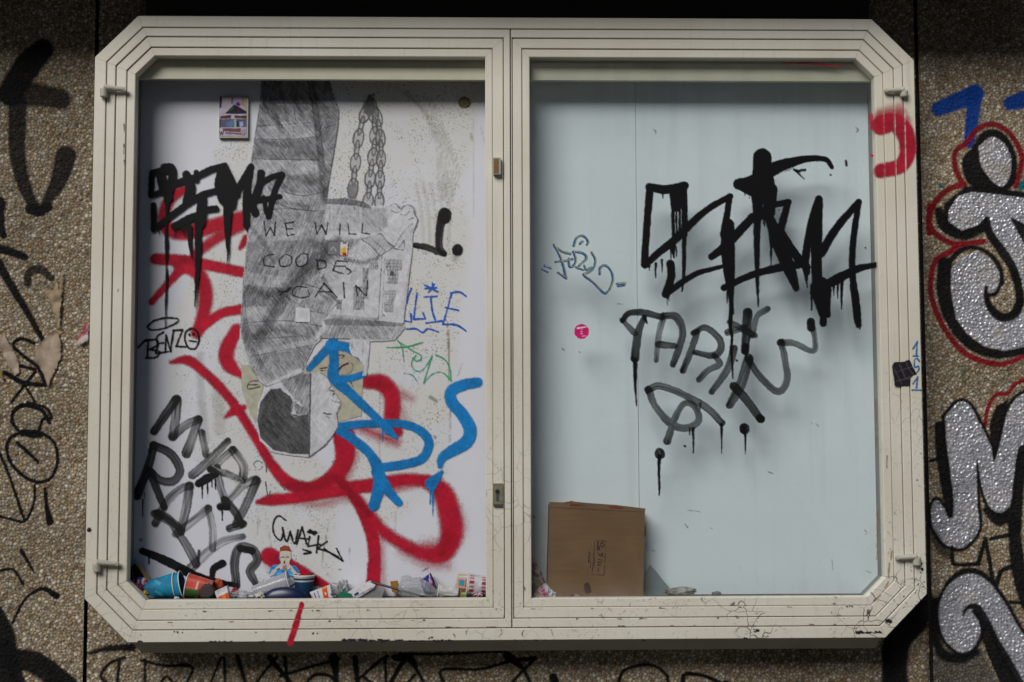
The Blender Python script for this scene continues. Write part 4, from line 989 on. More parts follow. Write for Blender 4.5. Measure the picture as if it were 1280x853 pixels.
for (x_, y_, w_) in ((222,790.5,2),(218,790,1.6),(228,791,1.5),(320,791,1.2),(392,791.5,1.8),(397,792,1.6),(176,794,.9),(537,798,1.6),(540,797,2),(946,788,3),(943,790,2),(1110,776,5),(1113,777,4),(1063,758,2),(1059,758.5,1.8),(1066,758.5,1.6),(110.5,663,4.4),(112,661,3),(1147,600,1.6),(1150,705,3),(1153,712,3),(1151,716,1.5),(1130,746,1.4)):
    chips.append(S(PX, [(x_, y_), (x_ + rc.uniform(-1, 2), y_ + rc.uniform(-.4, .8))], w_, chipc, .4, .95))
for (x_, y_, h_) in ((585,786,8),(626,787,9),(655,788,8),(842,791,5),(537,796,4),(567,793,7)):
    chips.append(S(PX, [(x_, y_), (x_ + rc.uniform(-4, 4), y_ + h_*.5), (x_ + rc.uniform(-3, 3), y_ + h_)], .7, (.12,.11,.1), .35, .8))
for i in range(46):     # scuffs along the joints of the lower rails
    y0 = rc.choice((765.5, 778.5, 787.5)); x_ = rc.uniform(190, 1080); y_ = y0 - (x_ - 170)*.0078*(1 if y0 > 760 else 1)
    chips.append(S(PX, [(x_, y_), (x_ + rc.uniform(1, 8), y_ + rc.uniform(-.4, .6))], [rc.uniform(.5, 1.6), .4], (.05,.045,.04), .4, .85))
for (x0, y0, h_) in ((154.5,155,10),(154.5,180,12),(154.8,200,6),(147,362,3),(1110,570,16),(652,690,6),(650,640,5),(656,735,9),(653,720,6)):
    chips.append(S(PX, [(x0, y0), (x0 + rc.uniform(-.5, .5), y0 + h_)], [1.2, .6], (.07,.06,.04), .4, .85))
for (x0, y0, x1, y1) in ((1113,705,1112,722),(1108,735,1112,728),(1116,690,1115,700),(1094,752,1102,744),(1098,640,1097,700),(1096,500,1097,560)):
    chips.append(S(PX, [(x0, y0), (x1, y1)], [2.6, 1.4], (.30,.16,.05), 1.2, .55, speck=.6))
frame_paint(chips, 'dark chips and cracks in the cream paint', .0005, 'paint_chips', 'stuff')

sc_ = [S(PX, p, w_, (.12,.13,.13), .5, .55) for p, w_ in (([(816,162),(820,164),(819,167)], .9), ([(1070,160),(1073,162),(1071,165)], .9), ([(860,638),(876,640)], .8), ([(856,655),(860,660)], .8), ([(815,688),(818,689)], 1), ([(1081,663),(1084,666),(1082,668)], .9), ([(1040,700),(1041,712)], .7), ([(888,660),(890,661)], .9), ([(1020,530),(1023,533)], .8), ([(1014,528),(1016,530)], .8), ([(772,380),(780,380.5)], .8), ([(703,436),(705,438)], 1.2), ([(724,440),(725,441)], 1.1), ([(667,645),(668,647)], 1.4), ([(1083,714),(1088,716)], .9), ([(960,590),(966,592)], .7))]
paint_obj('scuff_marks', sc_, YP - .0005, film, right_board2, label='small dark scuffs on the pale board', kind='stuff')

# dust on the pane: thin all over, thicker in the corners and along the bottom, wiped in arcs
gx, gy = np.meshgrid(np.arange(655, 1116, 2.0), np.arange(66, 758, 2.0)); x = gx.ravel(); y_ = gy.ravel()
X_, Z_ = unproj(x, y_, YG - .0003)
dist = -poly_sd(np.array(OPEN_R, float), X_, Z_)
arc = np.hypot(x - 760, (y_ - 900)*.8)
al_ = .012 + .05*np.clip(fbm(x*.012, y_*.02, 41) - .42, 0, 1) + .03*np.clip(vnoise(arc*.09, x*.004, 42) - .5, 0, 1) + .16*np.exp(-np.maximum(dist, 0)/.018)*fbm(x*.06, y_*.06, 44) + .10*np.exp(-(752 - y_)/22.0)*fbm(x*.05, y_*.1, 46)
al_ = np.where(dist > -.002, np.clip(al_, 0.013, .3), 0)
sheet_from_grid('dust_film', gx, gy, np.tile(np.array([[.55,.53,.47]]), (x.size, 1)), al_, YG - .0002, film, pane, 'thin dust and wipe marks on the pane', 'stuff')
# ------------------------------------------------------------------ the pencil drawing pasted on the left board
def gv(v): return (v*.97, v*.97, v*1.02)
fig_outline = zR_((158,20),(512,20),(535,110),(570,200),(566,290),(545,420),(520,560),(505,670),(600,672),(700,690),(740,715),(845,712),(870,700),(905,715),(940,706),(975,720),(980,760),(994,785),(985,820),(965,855)) + \
    zS_((960,200),(915,578),(925,592),(870,662),(800,668),(735,670),(722,853)) + zF_((318,90),(312,160),(292,160),(300,110),(270,70),(240,60),(225,20),(232,-10)) + \
    zS_((640,720),(630,655),(480,652),(440,690),(405,760),(380,815)) + zE_((945,80),(910,130),(920,148),(1000,143),(1030,160),(1062,215),(1075,245),(1106,290),(1100,320),(1085,345),(1090,420),(1030,505),(945,568),(850,557),(760,542),(700,485),(680,410),(690,300),(728,215),(690,180),(640,90),(600,0)) + \
    zS_((42,600),(50,500),(56,400),(60,330),(85,60)) + zR_((85,690),(98,480),(125,310),(150,160))
pap = gv(.62)
d = [FILL(PX, [(280,80),(560,80),(560,600),(280,600)], pap, .5)]
def band(z, pts, v, soft=2.2, a=.85): d.append(FILL(z, pts, gv(v), soft, a, speck=.55))
def ln(z, pts, w=4, v=.10, a=.8, curve=True, soft=.5): d.append(S(z, pts, w, gv(v), soft, a, curve, speck=.35))
cl0 = zR_((158,20),(512,20),(566,250),(505,670),(500,850)) + zS_((480,300),(560,440),(480,560),(400,780)) + zE_((930,60),(730,205),(640,90)) + zS_((45,600),(60,330),(85,60)) + zR_((98,480),)
band(PX, cl0, .36, 3, .8)
# stripes of the shirt and the sleeve; the top one darkened for shade there
band(zR_, [(150,20),(520,20),(545,150),(430,175),(165,170)], .20); band(zR_, [(160,170),(430,190),(560,175),(566,240),(440,265),(260,270),(140,300)], .27)
band(zR_, [(125,362),(240,368),(450,345),(562,290),(548,410),(460,475),(110,465)], .20); band(zR_, [(200,560),(465,540),(525,500),(512,640),(400,650),(190,640)], .22)
band(zR_, [(410,20),(520,20),(570,200),(550,420),(510,670),(470,670),(450,400)], .22, 4, .55)
band(zR_, [(110,745),(490,752),(490,830),(85,835)], .32); band(zR_, [(160,40),(190,40),(270,300),(250,300)], .14, 2, .8)
band(zS_, [(85,140),(430,125),(500,130),(470,230),(330,330),(70,300)], .28); band(zS_, [(58,370),(280,385),(330,330),(250,475),(52,490)], .2); band(zS_, [(48,575),(480,582),(430,655),(80,730),(50,650)], .27); band(zS_, [(95,765),(420,690),(380,810),(150,853),(110,853)], .24)
band(zS_, [(480,130),(690,120),(640,180),(560,240),(450,290)], .22, 4, .7); band(zE_, [(650,60),(960,20),(900,120),(730,205),(690,170)], .30, 2, .7)
band(zS_, [(560,120),(430,220),(320,340),(230,470),(140,640),(180,650),(300,470),(420,330),(560,200)], .13, 4, .75)
band(zS_, [(330,390),(500,480),(480,560),(440,520)], .4, 4, .6); band(zS_, [(450,250),(560,440),(640,360),(720,300),(560,270)], .45, 4, .5)
# arm, cuff and fist
band(zR_, [(500,710),(680,715),(690,850),(500,850)], .42, 3, .5); band(zR_, [(690,720),(830,730),(830,820),(790,860),(690,860)], .33, 4, .6)
ln(zR_, [(845,712),(870,700),(900,730),(930,708),(965,722),(975,760),(990,790),(975,840)], 7); ln(zR_, [(850,740),(880,752),(905,735)], 5); ln(zR_, [(900,760),(925,765),(945,745)], 5); ln(zR_, [(940,790),(965,780)], 5)
ln(zS_, [(690,125),(740,160),(790,215)], 7); ln(zS_, [(795,95),(830,140),(865,165)], 7); ln(zS_, [(690,125),(795,95)], 4); ln(zS_, [(790,215),(865,165)], 4); ln(zS_, [(735,110),(820,190)], 4); ln(zS_, [(965,40),(920,80),(865,165)], 4, .2)
band(zS_, [(700,125),(795,100),(860,165),(790,212)], .38, 2, .5)
for i in range(26):
    x_ = 440 + i*11
    ln(zS_, [(x_, 300 - i*6), (x_ + 70, 360 - i*5)], 3, .2, .5)
# shirt folds
for p in ([(165,160),(230,260),(265,300)], [(320,120),(340,260)], [(405,40),(440,260),(470,520),(495,690)], [(430,60),(470,300),(490,500)], [(150,170),(110,460),(90,700)], [(520,60),(568,210),(545,420),(505,670)], [(270,640),(380,660),(490,640)], [(230,700),(350,735),(490,742)], [(130,740),(320,730),(490,755)], [(455,310),(560,280)], [(460,430),(550,400)], [(145,290),(430,270)], [(120,465),(460,470)], [(110,360),(300,360),(450,345)]):
    ln(zR_, p, random.uniform(4, 8), .1, .7)
for p in ([(60,330),(80,560),(150,760),(200,853)], [(80,300),(60,420),(45,600)], [(140,640),(230,480),(340,345),(470,230),(560,130)], [(240,470),(215,600),(190,660)], [(100,750),(260,720),(420,690)], [(60,570),(300,560),(480,590)], [(290,430),(400,500),(490,520)], [(500,540),(540,490),(585,450)], [(585,450),(580,500)], [(370,360),(470,390),(550,440)], [(90,660),(380,640)], [(480,640),(430,690),(380,800)]):
    ln(zS_, p, random.uniform(3, 7), .1, .7)
for z_, p, w_ in ((zR_, [(160,60),(175,160),(240,270),(270,320)], 34), (zR_, [(250,60),(280,180),(300,270)], 18), (zR_, [(350,50),(345,150),(370,240)], 20), (zR_, [(420,40),(455,250),(475,470),(490,690)], 40), (zR_, [(130,330),(190,380),(300,400)], 22), (zR_, [(300,560),(420,590),(490,560)], 30), (zR_, [(110,700),(240,690),(400,720)], 24),
                  (zS_, [(100,60),(180,160),(220,250)], 24), (zS_, [(80,380),(180,420),(260,400)], 30), (zS_, [(560,130),(440,240),(320,350),(220,500),(150,650)], 60), (zS_, [(440,160),(520,170),(600,190)], 40), (zS_, [(110,640),(220,610),(330,620)], 24), (zS_, [(70,560),(90,680),(160,800)], 30), (zS_, [(600,230),(700,250),(780,220)], 24), (zS_, [(490,330),(540,420),(570,470)], 20)):
    d.append(S(z_, p, w_, gv(.07), 4.5, .55, speck=.8))
# fine hatching all over the cloth
rh = random.Random(3)
cloth = np.array(zR_((158,20),(512,20),(566,250),(505,670),(500,850)) + zS_((480,300),(560,440),(480,560),(400,780)) + zE_((930,60),(730,205),(640,90)) + zS_((45,600),(60,330),(85,60)) + zR_((98,480),))
for i in range(3400):
    x_ = rh.uniform(298, 448); y_ = rh.uniform(95, 482)
    if poly_sd(cloth, np.array([x_]), np.array([y_]))[0] > -1.5: continue
    lo_ = float(vnoise(x_*.03, y_*.03, 14))
    a_ = (1.15 if lo_ < .5 else 1.75) + rh.uniform(-.22, .22) + (rh.random() < .12)*1.2; L_ = rh.uniform(5, 14)
    d.append(S(PX, [(x_, y_), (x_ + L_*math.cos(a_)*.7, y_ + L_*math.sin(a_)*.7)], rh.uniform(.35, .75), gv(rh.choice((.05, .09, .14, .60))), .4, rh.uniform(.12, .42), False))
# house: walls, windows, roof
band(zS_, [(500,585),(920,592),(868,662),(470,655)], .34, 1.2, .8); band(zS_, [(490,555),(560,540),(920,572),(915,592),(500,585)], .12, 1.2, .85); band(zS_, [(520,525),(780,545),(780,560),(520,550)], .35, 2, .7)
ln(zS_, [(962,200),(940,380),(915,578)], 5, .12); ln(zS_, [(800,215),(790,380),(780,550)], 5, .2); ln(zS_, [(815,225),(800,545)], 3, .25); ln(zS_, [(890,170),(918,130)], 5); ln(zS_, [(865,175),(915,180),(918,130)], 5)
for (x0, y0, x1, y1, v_) in ((822,235,905,290,.35),(830,290,885,360,.35),(812,400,872,450,.4),(815,455,860,512,.4),(650,380,705,500,.3),(700,280,728,440,.35),(735,235,778,285,.42),(560,450,585,495,.4)):
    band(zS_, [(x0,y0),(x1,y0),(x1,y1),(x0,y1)], v_, .8, .7)
    for k_ in range(5):
        xx = x0 + (x1-x0)*k_/4; ln(zS_, [(xx, y0), (xx - 3, y1)], 3, .14, .55)
    for k_ in range(4):
        yy = y0 + (y1-y0)*k_/3; ln(zS_, [(x0, yy), (x1, yy)], 3, .14, .55)
band(zS_, [(845,295),(865,295),(862,320),(843,320)], .05, .6, .9); d.append(S(zS_, [(810,531),(811,533)], 10, gv(.08), .5, .9))
for i in range(34):
    x_ = 475 + i*12.5; ln(zS_, [(x_ + 8, 592), (x_ - 6 - (i > 28)*6, 655)], 2.6, .2, .5)
band(zR_, [(500,678),(600,672),(700,690),(740,715),(740,730),(640,712),(500,706)], .1, 1.2, .85)
for i in range(14): ln(zR_, [(520 + i*22, 712), (522 + i*22, 850)], 2.6, .25, .5)
for i in range(6): ln(zR_, [(500, 730 + i*22), (680, 735 + i*22)], 2.4, .35, .45)
ln(zS_, [(640,660),(645,730)], 4, .3); ln(zS_, [(700,670),(690,853)], 4, .3); ln(zS_, [(742,680),(725,853)], 5, .15)
# head turned on its side: hair, ear, face
hair = [(750,228),(800,222),(850,262),(868,300),(858,350),(900,358),(945,350),(945,552),(850,550),(765,530),(702,468),(686,385),(702,290)]
band(zE_, hair, .055, 1.2, .96); d.append(FILL(zE_, [(870,300),(940,320),(945,352),(880,352)], gv(.16), 2, .8, speck=.5))
band(zE_, [(800,180),(900,150),(950,142),(946,330),(880,280),(830,225)], .28, 2.5, .75); band(zE_, [(955,150),(1000,150),(985,560),(950,560)], .45, 3, .35)
ln(zE_, [(953,142),(950,300),(946,562)], 9, .05, .9); ln(zE_, [(870,275),(905,280),(908,330),(880,365),(858,350),(862,300),(882,290)], 5, .3, .9); ln(zE_, [(878,300),(895,310),(885,345)], 5, .15, .9)
for i in range(60):
    x_ = rh.uniform(700, 930); y_ = rh.uniform(260, 530)
    if poly_sd(np.array(hair, float), np.array([x_]), np.array([y_]))[0] < -14: ln(zE_, [(x_, y_), (x_ + rh.uniform(-16, 16), y_ + rh.uniform(10, 26))], 4, rh.choice((.02, .10, .13)), .5)
ln(zE_, [(1000,146),(1035,165),(1058,210),(1044,225),(1070,240),(1060,262),(1078,250),(1102,290),(1078,290),(1062,282)], 5, .1, .9); ln(zE_, [(1035,235),(1060,236)], 4, .1); ln(zE_, [(1102,292),(1096,320),(1084,345),(1088,415),(1030,500),(950,562)], 5, .12, .85)
ln(zE_, [(1020,345),(1038,352),(1056,350)], 9, .05, .9); ln(zE_, [(1030,362),(1050,372)], 6, .25, .7); ln(zE_, [(1012,380),(1050,398)], 4, .3, .6); band(zE_, [(1030,380),(1075,340),(1085,420),(1040,470)], .5, 4, .4)
ln(zE_, [(640,90),(690,180),(730,212)], 6, .2); ln(zE_, [(730,215),(860,170),(920,140)], 5, .15)
band(zE_, [(860,160),(945,145),(946,200),(900,230)], .12, 4, .6)
# lettering across the chest
tx = [([(720,148),(730,220)], 0), ([(730,220),(752,178)], 0), ([(752,178),(772,218)], 0), ([(772,218),(778,155)], 0), ([(826,155),(838,220),(872,212)], 0), ([(826,158),(868,152)], 0), ([(834,186),(862,186)], 0),
      ([(975,155),(985,212)], 0), ([(985,212),(1008,165)], 0), ([(1008,165),(1030,212)], 0), ([(1030,212),(1040,155)], 0), ([(1100,160),(1098,212)], 0), ([(1140,160),(1145,210),(1180,212)], 0), ([(1212,160),(1210,205),(1250,212)], 0),
      ([(770,312),(725,325),(722,365),(770,375)], 1), ([(820,318),(798,340),(806,372),(850,365),(858,325),(830,312)], 1), ([(905,312),(880,340),(890,372),(930,362),(940,318),(915,308)], 1), ([(985,340),(990,385)], 0), ([(985,342),(1025,348),(1028,375),(995,388)], 1), ([(1080,352),(1065,395),(1120,410)], 0), ([(1085,372),(1125,372)], 0), ([(1085,345),(1135,350)], 0), ([(1130,380),(1155,398),(1140,412)], 1),
      ([(795,498),(835,500),(860,478)], 0), ([(800,515),(850,480)], 0), ([(935,478),(880,475),(862,510),(900,530),(945,520),(940,492)], 1), ([(975,525),(1020,458)], 0), ([(1020,458),(1085,528)], 0), ([(1000,500),(1060,500)], 0), ([(1118,455),(1122,530)], 0), ([(1180,470),(1188,520)], 0), ([(1180,470),(1230,520)], 0), ([(1232,520),(1238,445)], 0)]
for p, c_ in tx: d.append(S(zC_, p, 7.5, (.012,.012,.015), .5, .95, bool(c_)))
paper_piece('paper_drawing', d, fig_outline, YP - .0034, None, 'grey pencil drawing of a figure in a striped shirt holding a house', 'drawing', res=.75, grain=.68)

# chains drawn above the house, on their own narrow strips of paper
ch = []
def link(cx, cy, rx, ry, tilt, v=.07):
    pts = []
    for k_ in range(13):
        a_ = 2*math.pi*k_/12; x_ = rx*math.cos(a_); y_ = ry*math.sin(a_)
        pts.append((cx + x_*math.cos(tilt) - y_*math.sin(tilt), cy + x_*math.sin(tilt) + y_*math.cos(tilt)))
    ch.append(S(zR_, pts, 8, gv(v), .6, .62, speck=.5)); ch.append(FILL(zR_, pts, gv(.35), 1, .22, speck=.6))
def chain(path, n_, rx, ry):
    L_, w_ = smooth_line(path, [1]*len(path), 4)
    for i in range(n_):
        t_i = int(i*(len(L_)-1)/(n_-1)); p = L_[t_i]; q = L_[min(t_i+4, len(L_)-1)]; p2 = L_[max(t_i-4, 0)]
        ti = math.atan2(q[1]-p2[1], q[0]-p2[0]) - math.pi/2
        link(p[0], p[1], rx if i % 2 else rx*.42, ry, ti)
chain([(735,165),(700,250),(675,350),(660,470),(645,620)], 8, 27, 52); chain([(740,170),(760,280),(758,400),(740,530),(725,690)], 10, 27, 48); chain([(765,190),(786,300),(795,420),(790,540),(785,690)], 10, 24, 48)
ch.append(FILL(zR_, [(620,600),(670,600),(660,690),(615,685)], gv(.2), 2, .6, speck=.5))
ch.append(FILL(zR_, [(700,160),(740,130),(775,190),(740,240),(700,220)], gv(.15), 2, .6, speck=.5))
paint_obj('graffiti', ch, YP - .0008, film, left_board, label='pencil-drawn hanging chains above the drawn house')

# ------------------------------------------------------------------ stickers and cards
def sticker(name, outline, strokes, y, label, cat='sticker', res=.35, group=None):
    o = paper_piece(name, strokes, outline, y, None, label, cat, res, group=group)
    return o
def rect(x0, y0, x1, y1): return [(x0,y0),(x1,y0),(x1,y1),(x0,y1)]
# plain white sticker (its printed code is left out)
sticker('sticker', [(369.5,384.5),(387.5,385.5),(388,403),(369,402.5)], [FILL(PX, rect(360,375,400,410), (.66,.66,.68), .5), FILL(PX, rect(373,389,384,399), (.5,.5,.52), 1.2, .35)], YP - .0060, 'plain white square sticker on the pencil drawing')
sticker('sticker', [(410.5,303),(426,302.5),(435,303.5),(434,320),(424,319),(410,318)], [FILL(PX, rect(400,295,426,325), (.20,.20,.22), .5), FILL(PX, rect(425.5,295,440,325), (.66,.65,.62), .5), FILL(PX, [(426,312),(432,308),(432,320),(426,318)], (.75,.42,.02), 1), FILL(PX, rect(428,316,433,320), (.45,.02,.02), .8), FILL(PX, rect(428,303,433,305), (.02,.12,.05), .6), S(PX, [(414,312),(417,309),(420,314)], 1, (.5,.5,.5), .4)], YP - .0060, 'small grey and white sticker with a yellow corner')
# pink round sticker on the glass
rp = [(727 + 9.2*math.cos(a_), 414.6 + 9.2*math.sin(a_)) for a_ in np.linspace(0, 2*math.pi, 33)[:-1]]
ps = [FILL(PX, rect(715,400,740,430), (.62,.012,.16), .5), S(PX, [(722,410.5),(732,408.8)], 1.7, (.8,.7,.74), .3, .9)] + [S(PX, [(726.3,y_),(728.2,y_)], 1.0, (.75,.5,.6), .3, .9) for y_ in (412.5,415,417.5)] + [S(PX, [(728,420.5),(732,420)], 1.1, (.75,.5,.6), .3, .9)]
sticker('sticker', rp, ps, YG - .0006, 'round bright pink sticker on the glass')
# cut-out sticker of a person shouting through the hands
zV = Z(325, 670, .07034)
mo = [(350,300),(360,210),(420,170),(510,180),(545,250),(550,400),(520,470),(530,520),(640,540),(690,620),(715,680),(650,720),(560,720),(480,745),(400,745),(320,700),(240,700),(165,725),(155,650),(200,560),(250,515),(350,510),(375,460),(335,400)]
sk = lin(205,196,180); skd = lin(160,130,110); sh = lin(50,150,215); shd = lin(25,85,165); hr = lin(135,60,30)
ms = [FILL(zV, [(100,100),(760,100),(760,800),(100,800)], sh, .4), FILL(zV, [(335,240),(550,240),(545,420),(510,500),(440,560),(370,480)], sk, .5), FILL(zV, [(345,290),(355,205),(420,165),(515,175),(545,245),(545,275),(450,265),(380,265)], hr, .5), FILL(zV, [(380,185),(500,190),(530,240),(380,240)], lin(165,78,42), .8, .7),
      S(zV, [(370,385),(425,378)], 26, lin(70,50,45), .5, .9), S(zV, [(465,380),(510,375)], 26, lin(70,50,45), .5, .9), S(zV, [(435,460),(432,490)], 30, lin(120,50,45), .5, .95), S(zV, [(400,520),(440,545),(475,515)], 18, lin(190,110,90), .5, .9), FILL(zV, [(400,560),(470,560),(460,640),(430,650)], lin(185,120,50), .6),
      S(zV, [(185,710),(260,620),(350,545),(395,510)], [60,60,56,50], sk, .6), S(zV, [(690,690),(620,660),(540,570),(490,500)], [50,60,60,50], sk, .6), FILL(zV, [(340,560),(395,520),(400,580),(360,600)], sk, .5), FILL(zV, [(480,520),(540,560),(520,600),(480,590)], sk, .5), S(zV, [(310,600),(345,585)], 20, lin(140,60,40), .5), S(zV, [(515,600),(545,590)], 20, lin(140,60,40), .5),
      S(zV, [(410,620),(415,720)], 26, shd, .5, .9), S(zV, [(200,560),(250,580)], 40, shd, .8, .6), S(zV, [(620,560),(670,650)], 40, shd, .8, .6), S(zV, [(300,680),(380,650)], 20, lin(110,200,240), .6, .8), S(zV, [(470,660),(590,700)], 20, lin(110,200,240), .6, .8)]
sticker('sticker', zV(*mo), ms, YP - .0024, 'cut-out sticker of a red-haired person in a blue shirt, hands to mouth')
# dark torn square on the right stile
zT = Z(1100, 420, .09383)
to = zT((185,350),(320,345),(395,315),(440,420),(490,510),(440,530),(405,560),(400,665),(195,668),(190,600),(160,410))
ts = [FILL(PX, rect(1110,440,1150,490), (.016,.012,.018), .5)] + [S(zT, p, 16, (.075,.06,.075), .5, .8) for p in ([(180,420),(230,520),(290,640)], [(260,380),(300,470),(340,560),(400,580)], [(350,350),(380,430),(440,510)], [(200,490),(310,450),(430,410)], [(215,600),(320,580),(410,540)])]
sticker('sticker', to, ts, -FD - .0012, 'dark torn square sticker on the right stile')
# small picture card with a metal rim, hung on the left board
ca = empty('picture_card', V(293, 173, YP), 'small glossy picture card in a thin metal rim', 'card')
yc = YP - .012
mesh_obj('card_rim', *pxbox(273.5, 120.5, 310.5, 172.5, yc, YP - .0005), plain('card_metal', (.42, .40, .30), .35, .2, 50, 0, .5), ca)
zU = Z(265, 110, .08208)
cs = [FILL(PX, rect(270,118,315,175), lin(190,180,195), .4), FILL(zU, [(100,130),(150,130),(150,300),(100,320)], lin(70,55,75), 1), FILL(zU, [(200,150),(340,140),(330,240),(210,270)], lin(205,190,195), 1.5, .8), FILL(zU, [(290,150),(330,150),(320,250),(290,240)], lin(140,120,135), 1), FILL(zU, [(450,140),(500,140),(500,300),(450,260)], lin(190,160,120), 1),
      FILL(zU, [(190,395),(330,260),(400,280),(530,360),(530,400),(200,400)], lin(38,44,58), .8), FILL(zU, [(260,340),(330,275),(330,310),(280,360)], lin(60,90,45), .8), FILL(zU, [(350,250),(400,210),(440,260),(410,280)], lin(105,55,150), .7), FILL(zU, [(385,290),(430,330),(420,390),(390,370)], lin(80,35,25), .7), S(zU, [(120,405),(530,405)], 12, lin(185,175,190), .4, .9),
      FILL(zU, [(120,430),(290,415),(290,465),(120,475)], lin(95,55,60), .8), FILL(zU, [(340,420),(530,420),(530,470),(340,460)], lin(85,60,45), .8), FILL(zU, [(110,480),(530,470),(530,600),(110,610)], lin(95,95,120), .8), FILL(zU, [(235,520),(310,490),(330,560),(280,600),(220,580)], lin(95,125,175), .8), FILL(zU, [(335,490),(370,480),(370,600),(340,600)], lin(150,175,165), .6), FILL(zU, [(370,500),(410,500),(405,605),(375,600)], lin(35,60,75), .6), FILL(zU, [(410,520),(470,510),(480,580),(430,600)], lin(165,170,205), .8), FILL(zU, [(110,480),(140,480),(130,620),(105,610)], lin(80,65,50), .8),
      S(zU, [(110,610),(530,604)], 8, lin(185,185,190), .4, .9), FILL(zU, [(150,615),(440,615),(440,680),(170,660)], lin(110,75,80), .8), S(zU, [(280,640),(430,650)], 14, lin(150,90,60), .5, .9), FILL(zU, [(200,670),(480,690),(470,720),(200,700)], lin(130,95,115), .8), FILL(zU, [(430,640),(530,620),(530,730),(440,700)], lin(165,155,180), .8)]
for p in ([(115,660),(130,720)], [(130,720),(145,670)], [(145,670),(160,720)], [(160,720),(178,660)], [(480,740),(505,690)]): cs.append(S(zU, p, 9, lin(50,45,60), .3, .9))
paper_piece('picture', cs, rect(274.3,121.3,308.3,170.3), yc - .0006, ca, 'printed picture of a figure above two pale shapes', None, .35)
# round rusty fixing at the top of the left board
bo = mesh_obj('board_fixing', *rod(V(580.5, 128.5, YP - .0001), V(580.5, 128.5, YP - .006), .0185, 24), plain('rusty_fixing', (.15, .13, .05), .6, .5, 90, .6), left_board)

# torn brown paper left on the left bay of the wall
def torn(outline, base, label, group=None, lift=.010, extra=()):
    L = np.array(outline, float); lo = L.min(0)-2; hi = L.max(0)+2; res = .9
    gx, gy = np.meshgrid(np.arange(lo[0], hi[0], res), np.arange(lo[1], hi[1], res))
    x = gx.ravel(); y_ = gy.ravel()
    sd = poly_sd(L, x, y_) + (vnoise(x*.5, y_*.5, 8) - .5)*2.2
    al = 1 - sstep(-.4, .4, sd)
    n_ = fbm(x*.12, y_*.06, 2)[:, None]; edge_ = np.exp(np.minimum(sd, 0)/3.0)[:, None]
    rgb = np.array(base)[None, :]*(.7 + .6*n_)*(1 - .45*edge_) + np.array([.12, .07, .02])*edge_*.5
    r2, a2 = paint(list(extra), x, y_); rgb = rgb*(1-a2)[:, None] + r2*a2[:, None]
    rel = np.abs(vnoise(x*.07, y_*.05, 6) - .5)*.018 + .004*edge_[:, 0]*vnoise(x*.2, y_*.2, 12)
    return sheet_from_grid('torn_paper', gx, gy, rgb, al, -lift, paper_mat, None, label, None, relief=rel.reshape(gx.shape), cat='paper', group=group)
mark = [S(L2, [(135,535),(85,518),(55,545),(100,590),(150,630),(182,700)], 15, BLK, .7), S(L2, [(90,690),(182,702)], 18, BLK, .7)]
torn(L2((140,560),(178,520),(225,478),(240,520),(242,590),(215,650),(190,705),(165,660),(140,600)), (.42,.33,.25), 'torn brown paper scrap hanging on the wall beside the case', extra=mark)
torn(L2((160,260),(175,320),(200,370),(225,445),(228,480),(238,470),(240,420),(252,242),(240,260),(235,320),(222,280),(215,330),(185,320)), (.38,.29,.19), 'narrow forked strip of torn brown paper above the larger scrap')
torn(L2((0,510),(18,498),(45,545),(70,590),(78,650),(60,660),(30,620),(8,570)), (.42,.34,.27), 'pale torn paper scrap at the left end of the wall', extra=[S(L2, [(20,650),(90,690)], 18, BLK, .7)])
torn(L2((-12,640),(5,640),(18,680),(0,670)), (.33,.22,.08), 'small ochre paper scrap under the pale torn one')
torn(L2((300,538),(330,485),(345,445),(352,450),(350,520),(330,540)), (.62,.58,.56), 'small white and red sticker remnant beside the case', extra=[S(L2, [(305,525),(330,490),(345,455)], 10, (.5,.06,.09), 1), S(L2, [(330,505),(348,480)], 8, (.5,.06,.09), .8)])
# ------------------------------------------------------------------ floor of the case and the litter on it
FZ = CZ - hh + .119 - .005
mesh_obj('case_floor', *box_mesh(xin0, xin1, -FD + .0545, YP - .0006, CZ - hh + .1045, FZ), plain('floor_shade', (.05, .045, .04), .9, .4, 60, .4), case)  # floor coloured near-black, its shade put into the base colour
litter_mat = paint_mat('dirty_print', .65, .3, .5, 1.1, 38)

def lathe_col(name, p0, p1, prof, fn, parent=None, seg=40, mat=None, crumple=0.0, seed=0, **kw):
    """surface of revolution with colour fn(t 0..1, angle) -> rgb"""
    p0 = Vector(p0); ax = (Vector(p1) - p0); L_ = ax.length; ax.normalize()
    s = ax.cross(Vector((0, 1, 0))).normalized() if abs(ax.y) < .9 else ax.orthogonal().normalized(); t = s.cross(ax)
    co, cl = [], []
    for (d_, r_) in prof:
        for k_ in range(seg):
            a_ = 2*math.pi*k_/seg
            rr = r_*(1 + crumple*(float(vnoise(k_*9.0/seg*2 + seed, d_*60 + seed)) - .5)*2)
            p = p0 + ax*d_ + (s*math.cos(a_) + t*math.sin(a_))*rr
            co.append(p[:]); cl.append((*fn(d_/L_, a_), 1))
    m = len(prof); q = []
    for i in range(m-1):
        for k_ in range(seg): q.append((i*seg+k_, i*seg+(k_+1) % seg, (i+1)*seg+(k_+1) % seg, (i+1)*seg+k_))
    co = np.array(co)
    low = co[:, 2].min()
    if low < FZ + .0004: co[:, 2] = np.maximum(co[:, 2], FZ + .0004)
    return big_mesh(name, co, np.array(q), mat or litter_mat, parent, smooth=True, attrs={'Col': np.array(cl)}, **kw)

